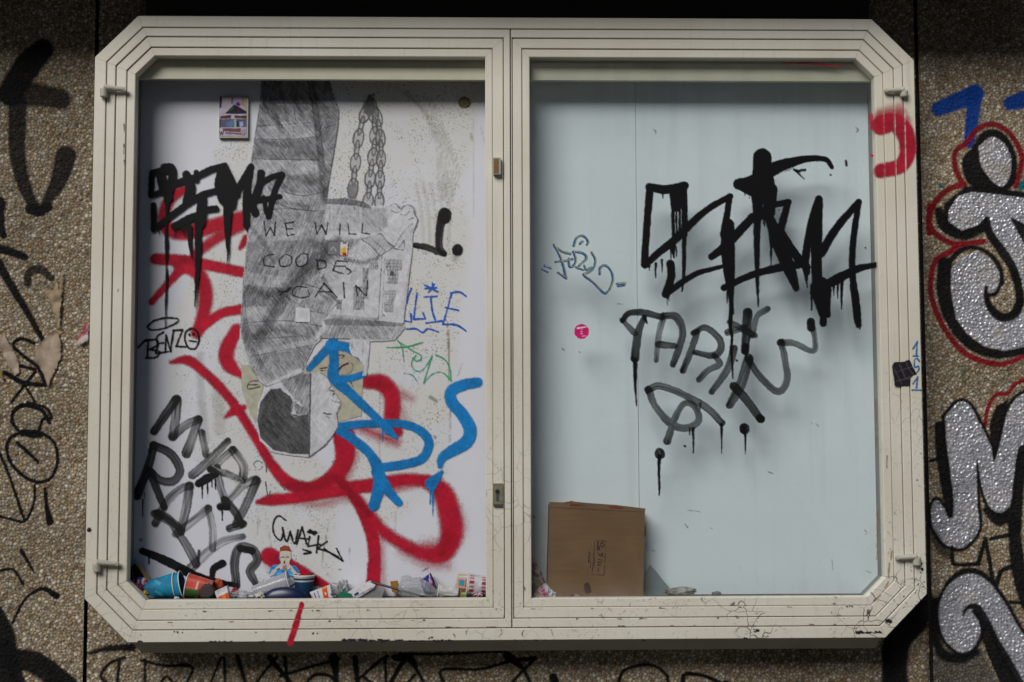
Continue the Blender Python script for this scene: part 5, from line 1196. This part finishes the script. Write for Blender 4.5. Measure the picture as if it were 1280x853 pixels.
def cup_prof(L_, r0, r1, n_=18, th=.0012):
    pr = [(0.004, .0002), (0.004, r0*.94), (0, r0*.96), (0, r0)]
    pr += [(L_*i/n_, r0 + (r1-r0)*i/n_) for i in range(1, n_+1)]
    pr += [(L_, r1 - th)] + [(L_*i/6, r0 + (r1-r0)*i/6 - th) for i in range(5, 0, -1)] + [(.006, r0 - th), (.006, .0002)]
    return pr
def cup(px0, px1, r0, r1, y, fn, label, rim=(.7,.69,.66), z0=None, z1=None, name='paper_cup', crumple=0., mat=None, rimr=.0016):
    z0 = FZ + r0 + .0006 if z0 is None else z0; z1 = FZ + r1 + .002 if z1 is None else z1
    a_ = Vector((float(unproj(px0, 745, y)[0]), y, z0)); b_ = Vector((float(unproj(px1, 745, y)[0]), y, z1)); L_ = (b_-a_).length
    e = empty(name, (a_.x, a_.y, FZ), label, 'cup')
    lathe_col('cup_body', a_, b_, cup_prof(L_, r0, r1), fn, e, mat=mat, crumple=crumple)
    # rolled rim
    ax = (b_-a_).normalized(); s = ax.cross(Vector((0,1,0))).normalized(); t = s.cross(ax); v_, f_ = [], []
    for i in range(36):
        a1 = 2*math.pi*i/36; dd = s*math.cos(a1) + t*math.sin(a1)
        for j in range(6):
            a2 = 2*math.pi*j/6; p = b_ + dd*(r1 + rimr*.2 + rimr*math.cos(a2)) + ax*rimr*math.sin(a2)
            v_.append((p.x, p.y, max(p.z, FZ + .0002)))
    for i in range(36):
        for j in range(6): f_.append((i*6+j, ((i+1) % 36)*6+j, ((i+1) % 36)*6+(j+1) % 6, i*6+(j+1) % 6))
    mesh_obj('cup_rim', v_, f_, plain('cup_rim_white', rim, .5, .08), e, smooth=True)
    return e

def prism_px(name, outline, yf, yb, mat, parent=None, rest=True, **kw):
    x, z = unproj([p[0] for p in outline], [p[1] for p in outline], yf)
    z = np.array(z)
    if rest: z = z - (z.min() - FZ - .0004)
    n_ = len(x); v_ = [(x[i], yf, z[i]) for i in range(n_)] + [(x[i], yb, z[i]) for i in range(n_)]
    f_ = [tuple(range(n_)), tuple(range(2*n_-1, n_-1, -1))] + [(i, i+n_, (i+1) % n_+n_, (i+1) % n_) for i in range(n_)]
    o = mesh_obj(name, v_, f_, mat, parent, **kw)
    o['dz'] = 0.0
    px_, py_ = proj(np.array(x), np.full(n_, yf), z)
    del o['dz']
    return o, [(float(px_[i]), float(py_[i])) for i in range(n_)]

def crumple_ball(name, px, w_, h_, dp, y, fn, seed, label, cat, sub=26, parent=None, zc=None, mat=None, amp=.45, tilt=0., group=None):
    """crumpled paper or film: a faceted lump w x h x dp metres"""
    co, cl, q = [], [], []
    cx = float(unproj(px, 745, y)[0])
    for i in range(sub+1):
        th = math.pi*i/sub
        for j in range(sub*2):
            ph = math.pi*j/sub
            n3 = (math.sin(th)*math.cos(ph), math.sin(th)*math.sin(ph), math.cos(th))
            q1 = abs(float(vnoise(n3[0]*2.2 + seed*3, n3[2]*2.2 + n3[1]*1.7)) - .5)*2; q2 = abs(float(vnoise(n3[0]*5 + seed, n3[2]*5 + n3[1]*4)) - .5)*2
            rr = 1 - amp*q1 - amp*.45*q2
            x_, y_, z_ = n3[0]*w_/2*rr, n3[1]*dp/2*rr, n3[2]*h_/2*rr
            x2 = x_*math.cos(tilt) - z_*math.sin(tilt); z2 = x_*math.sin(tilt) + z_*math.cos(tilt)
            co.append((cx + x2, y + y_, z2)); cl.append((*fn(n3[0], n3[2], q1), 1))
    m = sub*2
    for i in range(sub):
        for j in range(m): q.append((i*m+j, i*m+(j+1) % m, (i+1)*m+(j+1) % m, (i+1)*m+j))
    co = np.array(co); co[:, 2] += (FZ + .0003 - co[:, 2].min()) if zc is None else zc
    co[:, 1] = np.clip(co[:, 1], -.1140, YP - .0012)
    return big_mesh(name, co, np.array(q), mat or litter_mat, parent, smooth=False, attrs={'Col': np.array(cl)}, label=label, cat=cat, group=group)

def film_mat(name, col, tr=.6, rough=.15):
    m, n_, l_, bs_, out_ = new_mat(name)
    bs_.inputs['Base Color'].default_value = (*col, 1); bs_.inputs['Roughness'].default_value = rough; bs_.inputs['Specular IOR Level'].default_value = .7
    t_n = n_.new('ShaderNodeBsdfTransparent'); t_n.inputs[0].default_value = (.93,.93,.95,1)
    mx_ = n_.new('ShaderNodeMixShader'); lw = n_.new('ShaderNodeLayerWeight'); lw.inputs[0].default_value = .35
    mr_ = n_.new('ShaderNodeMapRange'); mr_.inputs['To Min'].default_value = 1-tr; mr_.inputs['To Max'].default_value = min(1, 1.35-tr)
    l_.new(lw.outputs['Facing'], mr_.inputs['Value']); l_.new(mr_.outputs['Result'], mx_.inputs[0]); l_.new(t_n.outputs[0], mx_.inputs[1]); l_.new(bs_.outputs[0], mx_.inputs[2]); l_.new(mx_.outputs[0], out_.inputs[0])
    return m
clear = film_mat('clear_plastic', (.55, .55, .58), .72); cloudy = film_mat('cloudy_plastic', (.45, .46, .46), .55, .2); bottle_clear = film_mat('bottle_plastic', (.50, .51, .52), .66, .08)

flat = lambda c_: (lambda *a_: c_)
teal = lin(20,135,175); teal2 = lin(10,110,150)
def tealfn(t, a_):
    return lin(120,185,205) if (abs(math.sin(a_*3+t*9)) > .97 and .35 < t < .6) else (teal if math.sin(a_*2+t*5) > -.4 else lin(14,124,165))
cup(183.5, 219, .0265, .0385, -.079, tealfn, 'teal paper cup lying on its side, the outer of two nested ones')
cup(196, 227.5, .0255, .0408, -.079, tealfn, 'teal paper cup nested in the outer teal cup')
def redfn(t, a_):
    if .55 < t < .60 and int(a_*14) % 2: return lin(235,215,205)
    if math.sin(a_*1.0 + 2.4) > .75 and t > .45: return lin(70,110,50)
    if math.sin(a_*1.0 + 2.2) > .55 and t < .5: return lin(150,35,40)
    if .06 < t < .16: return lin(60,140,150)
    return lin(205,80,68) if math.sin(a_*9) > -.6 else lin(220,110,95)
cup(266, 234, .0265, .0375, -.080, redfn, 'coral red patterned paper cup lying beside the teal ones')
crumple_ball('food_wrapper', 259, .050, .052, .03, -.105, lambda x, z, q: (.05+.03*q, .042, .04), 3, 'dark brown curled wrapper leaning on the coral cup', 'wrapper', amp=.14, tilt=-.9)
crumple_ball('food_wrapper', 272, .044, .062, .03, -.055, lambda x, z, q: lin(205,90,45) if z > .2 else lin(150,50,40), 5, 'orange crumpled wrapper behind the small white box', 'wrapper', amp=.3)
white_card = plain('white_card', (.62, .62, .63), .5, .08); 
def printed_box(outline, yf, yb, mat, strokes, label, name='cardboard_packet', cat='packet'):
    e = empty(name, V(outline[0][0], 752, yf), label, cat); e.location.z = FZ
    o, pts = prism_px('carton', outline, yf, yb, mat, e)
    dy = pts[0][1] - outline[0][1]
    for s_ in strokes: s_['L'][:, 1] += dy
    L = np.array(pts); c0 = L.mean(0); ins = c0 + (L - c0)*.985
    paper_piece('print', strokes, [tuple(p) for p in ins], yf - .0008, e, None, None, .35)
    return e
z7 = Z(260, 690, .09375); z8 = Z(360, 690, .09375); z9 = Z(480, 700, .1055); z6 = Z(155, 690, .09375)
def txt(z, x0, y0, n_, dx, dy, w_=7, col=(.03,.04,.10), sl=0.):
    """a row of small print: uneven short strokes"""
    out_ = []
    for i in range(n_):
        x_ = x0 + dx*i; y_ = y0 + dy*i
        out_.append(S(z, [(x_, y_), (x_ + dx*.6 + sl, y_ + dy*.6)], w_, col, .35, .75))
    return out_
printed_box(z7((85,548),(250,472),(285,640),(130,660)), -.108, -.085, white_card,
            [FILL(PX, rect(250,720,300,770), (.66,.66,.68), .5), FILL(z7, [(130,620),(270,560),(300,650),(130,690)], lin(215,85,35), .5), FILL(z7, [(190,610),(230,590),(240,640),(200,650)], lin(235,130,60), .6)] + txt(z7, 110, 555, 5, 24, -10) + txt(z7, 125, 575, 5, 22, -9, 5),
            'small white and orange packet leaning beside the coral cup')
crumple_ball('food_wrapper', 294, .028, .036, .03, -.075, lambda x, z, q: lin(170,35,40), 8, 'little red crumpled wrapper next to a clear cup', 'wrapper')
crumple_ball('plastic_wrap', 302, .085, .030, .04, -.092, flat((.6,.6,.62)), 11, 'clear crumpled plastic wrap at the mouth of the clear cup', 'wrap', mat=clear, amp=.5)
cup(316, 361, .0175, .0300, -.070, flat((.6,.6,.6)), 'clear plastic cup lying tilted under the red-haired figure sticker', rim=(.6,.6,.62), z0=FZ+.019, z1=FZ+.051, name='plastic_cup', mat=clear)
sb = plain('straw_black', (.02, .018, .022), .4)
def straw(p0, p1, label, r_=.0032):
    return mesh_obj('drinking_straw', *rod(p0, p1, r_, 10), sb, None, label=label, cat='straw', smooth=True)
straw(V(356.5, 737, -.074), V(391, 717, -.0345), 'black drinking straw sticking out of the clear cup')
crumple_ball('tissue', 325, .044, .026, .024, -.1015, lambda x, z, q: (.62-.1*q,.6-.1*q,.56-.1*q), 21, 'crumpled white tissue in front of the navy bowl', 'tissue', amp=.5)
# upturned navy bowl, dented
pr = [(0, .0665), (.004, .0675), (.012, .064), (.022, .054), (.030, .040), (.035, .020), (.0362, .0004)]
def navyfn(t, a_): return (.004,.012,.055) if math.sin(a_*2+t*3) > -.8 else (.008,.018,.05)
bw = lathe_col('bowl', (0, 0, FZ+.0005), (0, 0, FZ+.04), pr, navyfn, None, 40, mat=paint_mat('navy_plastic', .3, .5), label='upturned navy bowl in front of the small blue cup', cat='bowl')
bw.scale = (1, .31, 1); bw.location = (float(unproj(357, 745, -.094)[0]), -.0935, 0)
def bcup(t, a_): return lin(225,225,225) if (.76 < t < .80) else (lin(14,60,95) if t < .93 else lin(215,215,215))
ce = Vector((float(unproj(380, 745, -.052)[0]), -.052, FZ+.0006))
e = empty('paper_cup', ce, 'small dark blue coffee cup with a white rim standing upright', 'cup')
lathe_col('cup_body', ce, ce + Vector((0,0,.0645)), cup_prof(.0645, .0235, .0325 - .0005), bcup, e)
rv, rf = lathe_verts(ce + Vector((0,0,.063)), ce + Vector((0,0,.07)), [(0,.0318),(.0005,.0332),(.0025,.0335),(.004,.0325),(.0045,.031)], 36)
mesh_obj('cup_rim', rv, rf, plain('cup_rim_pale', (.66,.62,.56), .5), e, smooth=True)
printed_box(z8((290,570),(560,470),(592,640),(330,660)), -.105, -.082, white_card,
            [FILL(PX, rect(370,715,440,780), (.64,.65,.69), .5), FILL(z8, [(450,510),(515,485),(545,655),(480,655)], lin(215,85,30), .5), S(z8, [(495,570),(500,590)], 24, lin(240,205,170), .5), S(z8, [(470,520),(510,500)], 22, lin(240,150,60), .5), S(z8, [(310,590),(345,680)], 10, lin(185,60,90), .5), S(z8, [(575,590),(600,620)], 20, lin(60,70,120), .5), S(z8, [(350,580),(380,660)], 12, lin(70,80,125), .4), S(z8, [(395,560),(425,650)], 12, lin(70,80,125), .4)],
            'white packet with an orange stripe beside the navy bowl')
crumple_ball('plastic_wrap', 421, .050, .055, .035, -.060, lambda x, z, q: (.45,.47,.55) if x < .2 else (.5,.5,.52), 31, 'crumpled clear film between the striped packet and the green card', 'wrap', mat=cloudy, amp=.45)
crumple_ball('tissue', 429, .040, .062, .03, -.050, lambda x, z, q: (.58,.58,.6), 33, 'crumpled pale paper behind the green card', 'tissue', amp=.5)
prism_px('folded_card', z8((665,585),(735,560),(845,590),(860,655),(690,655)), -.100, -.070, plain('green_card', lin(15,105,75), .5), None, label='dark green folded card on the case floor', cat='card')
printed_box(z8((770,590),(1085,432),(1165,470),(1150,510),(930,640),(850,655)), -.095, -.050, white_card,
            [FILL(PX, rect(425,720,480,770), (.66,.66,.67), .5), FILL(z8, [(770,590),(850,615),(930,640),(850,660),(770,650)], lin(175,178,188), .5), FILL(z8, [(880,595),(935,565),(945,590),(890,615)], lin(25,30,90), .4), S(z8, [(860,650),(1160,495)], 22, lin(120,125,150), .6, .8)],
            'white carton lying slanted on the green card')
prism_px('plastic_tray', z8((960,650),(1160,515),(1235,480),(1280,560),(1250,655)), -.088, -.045, cloudy, None, label='grey clear plastic tray behind the long dark straw', cat='tray')
straw(V(464, 727.5, -.085), V(545, 750.5, -.1115), 'long dark straw lying across the plastic tray', .0036)
prism_px('cardboard_scrap', z9((72,258),(160,248),(182,330),(150,400),(95,380)), -.052, -.044, plain('ochre_card', lin(150,105,20), .7, .4, 80), None, rest=False, label='small ochre cardboard scrap propped on the plastic bottle', cat='scrap')
# squashed clear bottle
pb0 = Vector((float(unproj(500, 745, -.075)[0]), -.075, FZ+.034)); pb1 = Vector((float(unproj(553, 745, -.09)[0]), -.09, FZ+.012))
lathe_col('plastic_bottle', pb0, pb1, [(0,.0004),(0,.026),(.008,.031),(.02,.0325),(.04,.031),(.055,.033),(.075,.030),(.095,.022),(.108,.012),(.122,.0105),(.128,.0105),(.128,.0004)], flat((.5,.5,.5)), None, 40, mat=bottle_clear, crumple=.22, seed=4, label='squashed clear plastic bottle on the case floor', cat='bottle')
def navycan(t, a_):
    g_ = vnoise(a_*3, t*5, 4)
    if g_ > .7: return lin(200,120,170)
    if g_ > .6: return lin(150,170,215)
    return lin(18,24,105)
c0 = V(527, 741, -.055); c1 = V(540, 728, -.062)
cup(528, 542, .023, .030, -.060, navycan, 'navy printed paper cup tipped behind the plastic bottle', rim=lin(90,20,45), z0=FZ+.030, z1=FZ+.043)
cup(573, 548, .0145, .0205, -.098, lambda t, a_: (.62,.62,.62), 'small white paper cup lying by the gold carton', crumple=.12)
printed_box(z9((880,205),(1000,212),(975,480),(830,470),(820,420)), -.092, -.060, plain('gold_card', lin(190,170,120), .45, .1),
            [FILL(PX, rect(555,715,595,770), lin(205,190,165), .5), FILL(z9, [(885,215),(1000,220),(1000,240),(885,235)], lin(215,215,220), .6), FILL(z9, [(878,255),(975,268),(965,355),(868,345)], lin(205,140,110), .8), FILL(z9, [(893,268),(955,275),(950,335),(890,330)], lin(45,150,175), .8), S(z9, [(975,260),(968,350)], 10, lin(150,60,50), .5), FILL(z9, [(845,355),(975,365),(970,420),(830,405)], lin(120,85,55), .8), S(z9, [(880,385),(905,395)], 26, lin(190,150,90), .7), FILL(z9, [(825,410),(900,430),(890,500),(820,480)], lin(225,150,70), 1), FILL(z9, [(895,430),(940,435),(930,500),(890,500)], lin(205,205,80), 1), FILL(z9, [(930,435),(980,430),(985,500),(925,500)], lin(95,165,60), 1)],
            'gold drink carton with a small blue picture')
def popfn(t, a_):
    ca_ = (a_ % (2*math.pi))
    if (.08 < t < .34 or .72 < t < .90) and int(ca_*5.2) % 2 == 0: return lin(150,25,45)
    return lin(205,203,208)
cup(612, 584, .0300, .0345, -.075, popfn, 'white paper cup with red checked bands beside the centre post', rim=(.66,.65,.66), z1=FZ+.037)
crumple_ball('food_wrapper', 597, .040, .022, .022, -.102, lambda x, z, q: lin(110,25,40) if q > .3 else lin(190,170,180), 41, 'dark red crumpled wrapper under the checked cup', 'wrapper')
# corner heap on the left
prism_px('cigarette_packet', z6((60,235),(150,150),(345,385),(275,440),(60,300)), -.062, -.040, plain('black_card', (.012,.011,.013), .4), None, rest=False, label='black packet leaning in the lower left corner', cat='packet')
prism_px('cardboard_strip', z6((146,152),(190,150),(352,375),(318,395)), -.068, -.0625, plain('cream_card', lin(160,130,80), .6, .2), None, rest=False, label='cream cardboard strip leaning against the black packet', cat='strip')
prism_px('paper_scrap', z6((75,140),(150,80),(172,105),(75,215)), -.050, -.0465, plain('pale_paper', lin(150,165,200), .7), None, rest=False, label='pale blue paper scrap sticking up in the left corner', cat='paper')
def wrapfn(x, z, q):
    g_ = float(vnoise(x*3+5, z*3, 7))
    return lin(150,20,35) if g_ < .32 else lin(50,60,140) if g_ < .46 else lin(205,200,205) if g_ < .62 else lin(225,195,40) if z < .2 else lin(200,45,45)
crumple_ball('food_wrapper', 173, .062, .075, .04, -.088, wrapfn, 51, 'multicoloured crumpled wrapper in the left corner', 'wrapper', amp=.35, tilt=-.6)
crumple_ball('food_wrapper', 181, .034, .034, .02, -.104, lambda x, z, q: lin(220,190,40) if q < .35 else lin(120,100,30), 53, 'little yellow crumpled wrapper touching the teal cup', 'wrapper')
crumple_ball('food_wrapper', 184, .062, .016, .02, -.106, lambda x, z, q: (.10,.10,.10), 55, 'flattened dark grey wrapper under the teal cup', 'wrapper')
crumple_ball('tissue', 221, .022, .012, .012, -.109, lambda x, z, q: (.6,.58,.62), 57, 'tiny white paper crumb in front of the teal cup', 'tissue')

# right half: cardboard box, paper bag, sheets
brown, n, l, bs, out = new_mat('corrugated_card')
tc = n.new('ShaderNodeTexCoord'); mp = n.new('ShaderNodeMapping'); mp.inputs['Scale'].default_value = (6, 6, 160); l.new(tc.outputs['Object'], mp.inputs[0])
nz = n.new('ShaderNodeTexNoise'); nz.inputs['Scale'].default_value = 1.5; nz.inputs['Detail'].default_value = 5; l.new(mp.outputs[0], nz.inputs['Vector'])
n2 = n.new('ShaderNodeTexNoise'); n2.inputs['Scale'].default_value = 12; n2.inputs['Detail'].default_value = 4; l.new(tc.outputs['Object'], n2.inputs['Vector'])
ad = n.new('ShaderNodeMath'); ad.operation = 'ADD'; l.new(nz.outputs['Fac'], ad.inputs[0]); l.new(n2.outputs['Fac'], ad.inputs[1])
cr = n.new('ShaderNodeMapRange'); cr.inputs['From Min'].default_value = .7; cr.inputs['From Max'].default_value = 1.3; l.new(ad.outputs[0], cr.inputs['Value'])
mx = n.new('ShaderNodeMix'); mx.data_type = 'RGBA'; mx.inputs['A'].default_value = (.155,.08,.032,1); mx.inputs['B'].default_value = (.21,.113,.047,1)
l.new(cr.outputs['Result'], mx.inputs['Factor']); l.new(mx.outputs['Result'], bs.inputs['Base Color']); bs.inputs['Roughness'].default_value = .75
bx_e = empty('cardboard_box', V(744, 752, -.112), 'brown cardboard box standing behind the glass', 'box'); bx_e.location.z = FZ
fr_o = zI_((188,138),(664,165),(655,600),(176,600))
o, pts = prism_px('box_body', fr_o, -.108, -.036, brown, bx_e)
dyb = pts[0][1] - fr_o[0][1]
# flaps: a raised lip along the top edge, a folded strip on the right
def flap(outline, yf, yb, nm='flap'):
    return prism_px(nm, [(a_, b_ + dyb) for a_, b_ in zI_(*outline)], yf, yb, brown, bx_e, rest=False)[0]
flap([(186,122),(260,124),(300,119),(380,127),(520,137),(668,155),(665,172),(187,148)], -.1095, -.1083)
flap([(640,190),(664,176),(656,592),(632,592)], -.1092, -.1083); flap([(664,240),(670,240),(669,295),(663,295)], -.100, -.090, 'tape_tab')
dk = (.045,.022,.01)
bp_ = [S(zI_, [(415,315),(470,318)], 2, dk, .4, .7), S(zI_, [(415,315),(400,485)], 2, dk, .4, .6), S(zI_, [(470,318),(460,488)], 2, dk, .4, .6), S(zI_, [(400,485),(460,488)], 2, dk, .4, .6)]
bp_ += [S(zI_, [(443,332),(452,326),(460,338),(450,348),(442,340)], 5, dk, .4, .9), S(zI_, [(430,322),(428,362)], 6, dk, .4, .7), S(zI_, [(436,345),(436,362)], 4, dk, .4, .7), S(zI_, [(430,375),(440,392),(455,378)], 4, dk, .4, .9), S(zI_, [(440,376),(456,396)], 4, dk, .4, .9), S(zI_, [(386,372),(384,422)], 6, dk, .4, .75), S(zI_, [(395,380),(392,450)], 2, dk, .4, .6), S(zI_, [(432,410),(450,412)], 5, dk, .4, .8), S(zI_, [(430,424),(450,426)], 5, dk, .4, .8), S(zI_, [(430,436),(446,438)], 5, dk, .4, .8), S(zI_, [(412,400),(410,445)], 5, dk, .4, .6), S(zI_, [(432,455),(430,470)], 5, dk, .4, .7)]
bp_ += [S(zI_, [(374,540),(378,565)], [26,34], (.055,.025,.015), .9, .85), S(zI_, [(300,590),(360,592)], 8, (.3,.22,.15), 1, .5)]
for s_ in bp_: s_['L'][:, 1] += dyb
paint_obj('print', bp_, -.1086, film, bx_e, res=.4)
rd = [S(zI_, [(270,125),(300,120)], 6, (.25,.03,.02), .6, .8), S(zI_, [(295,137),(350,139)], 9, (.25,.03,.02), .6, .8), S(zI_, [(490,149),(550,152)], 9, (.25,.03,.02), .6, .8), S(zI_, [(330,141),(365,142)], 4, (.05,.12,.03), .6, .7)]
for s_ in rd: s_['L'][:, 1] += dyb
paint_obj('print', rd, -.1098, film, bx_e, res=.4, kind='stuff')

zb_ = Z(655, 690, .08204)
pk = lin(205,40,120); orr = lin(225,90,60)
word = []
def letter(strokes_, ox, oy, s_, ang, col):
    ca_, sa_ = math.cos(ang), math.sin(ang)
    for st in strokes_: word.append(S(zb_, [(ox + (x_*ca_ - y_*sa_)*s_, oy + (x_*sa_ + y_*ca_)*s_) for x_, y_ in st], 19, col, .35, .95, False))
LT = {'U': [[(0,0),(0,.9),(.3,1),(.6,.9),(.6,0)]], 'N': [[(0,1),(0,0),(.6,1),(.6,0)]], 'K': [[(0,0),(0,1)], [(.6,0),(0,.5),(.6,1)]], 'I': [[(.2,0),(.2,1)]], 'G': [[(.6,.1),(.1,.1),(0,.5),(.1,.9),(.6,.9),(.6,.5)]]}
for i, ch_ in enumerate('UNKIN'): letter(LT[ch_], 285 + i*25, 530 + i*40, 56, .95, pk)
for i, ch_ in enumerate('NG'): letter(LT[ch_], 212 + i*32, 580 + i*50, 56, .95, orr)
def puffy(name, outline, strokes, y, puff, label, cat, seed, base):
    """a filled paper bag: creased skin bulging towards the glass, closed by its back at the rim"""
    L = np.array(outline, float); lo = L.min(0)-2; hi = L.max(0)+2; res = .5
    gx, gy = np.meshgrid(np.arange(lo[0], hi[0], res), np.arange(lo[1], hi[1], res)); x = gx.ravel(); y_ = gy.ravel()
    sd = poly_sd(L, x, y_) + (vnoise(x*.35, y_*.35, seed) - .5)*1.6
    al = 1 - sstep(-.3, .3, sd)
    dome = np.sqrt(np.clip(1 - (1 - np.clip(-sd/12.0, 0, 1))**2, 0, 1))
    cre = np.abs(vnoise(x*.16 + y_*.08, y_*.16 - x*.06, seed+2) - .5) + .5*np.abs(vnoise(x*.4, y_*.4, seed+5) - .5)
    rel = puff*dome*(1 - .55*cre)
    rgb, a_ = paint(strokes, x, y_); rgb = rgb*a_[:, None] + np.array(base)[None, :]*(1 - a_)[:, None]
    X_, Z_ = unproj(x, y_, y)
    return sheet_from_grid(name, gx, gy, rgb, al, y, litter_mat, None, label, None, relief=rel.reshape(gx.shape), cat=cat)
puffy('paper_bag', zb_((118,650),(200,560),(320,472),(380,486),(450,525),(515,600),(560,680),(592,748),(560,775),(118,775)), word, -.090, .030, 'white paper bag with pink lettering beside the cardboard box', 'bag', 4, (.62,.63,.68))
def yfn(x, z, q):
    g_ = float(vnoise(x*3+2, z*3+4, 9))
    return lin(190,55,85) if g_ > .66 else lin(225,220,215) if g_ > .55 else lin(185,165,105)
crumple_ball('food_wrapper', 669, .060, .125, .03, -.052, yfn, 63, 'yellow and red patterned wrapper behind the white paper bag', 'wrapper', amp=.35, tilt=.5)
crumple_ball('tissue', 719, .040, .014, .014, -.1125, lambda x, z, q: lin(130,30,45) if x < -.2 else (.35,.3,.22), 65, 'small dirty paper crumb at the foot of the cardboard box', 'tissue')
prism_px('plastic_sheet', zI_((640,600),(650,520),(690,446),(720,478),(760,530),(790,565),(790,600)), -.060, -.0575, plain('grey_sheet', (.19,.235,.24), .4), None, label='grey-green folded sheet leaning beside the cardboard box', cat='sheet')
crumple_ball('paper_scrap', 851, .115, .030, .05, -.075, lambda x, z, q: (.38,.38,.34), 67, 'flat dusty paper scrap on the floor of the right half', 'paper', amp=.45)
crumple_ball('paper_scrap', 896, .035, .016, .02, -.085, lambda x, z, q: (.16,.18,.19), 69, 'small dark grey scrap beyond the dusty paper', 'paper', amp=.4)

# ------------------------------------------------------------------ the house across the street, seen only as a reflection in the pane
hs = empty('building', (0, -24, 0), 'pale building with tall gridded windows across the street', 'building')
mesh_obj('facade', *box_mesh(-45, 45, -26, -24, 0, 15), plain('pale_render', (.75,.73,.68), .9, .1, 1.5), hs)
wg = plain('window_dark', (.03,.035,.04), .15); wf = plain('window_white', (.7,.7,.68), .6)
for fl in (1.2, 4.6, 7.8):
    for i in range(9):
        x_ = -12.4 + i*3.1
        w_o = mesh_obj('window', *box_mesh(x_-.8, x_+.8, -23.99, -23.95, fl, fl+2.1), wg, hs)
        v_, f_ = [], []
        for k_ in range(5):
            bxv, bxf = box_mesh(x_-.84+k_*.4, x_-.76+k_*.4, -23.949, -23.90, fl-.05, fl+2.15); f_ += [tuple(j+len(v_) for j in q) for q in bxf]; v_ += bxv
        for k_ in range(4):
            bxv, bxf = box_mesh(x_-.86, x_+.86, -23.899, -23.87, fl-.03+k_*.7, fl+.03+k_*.7); f_ += [tuple(j+len(v_) for j in q) for q in bxf]; v_ += bxv
        mesh_obj('window_bars', v_, f_, wf, w_o)
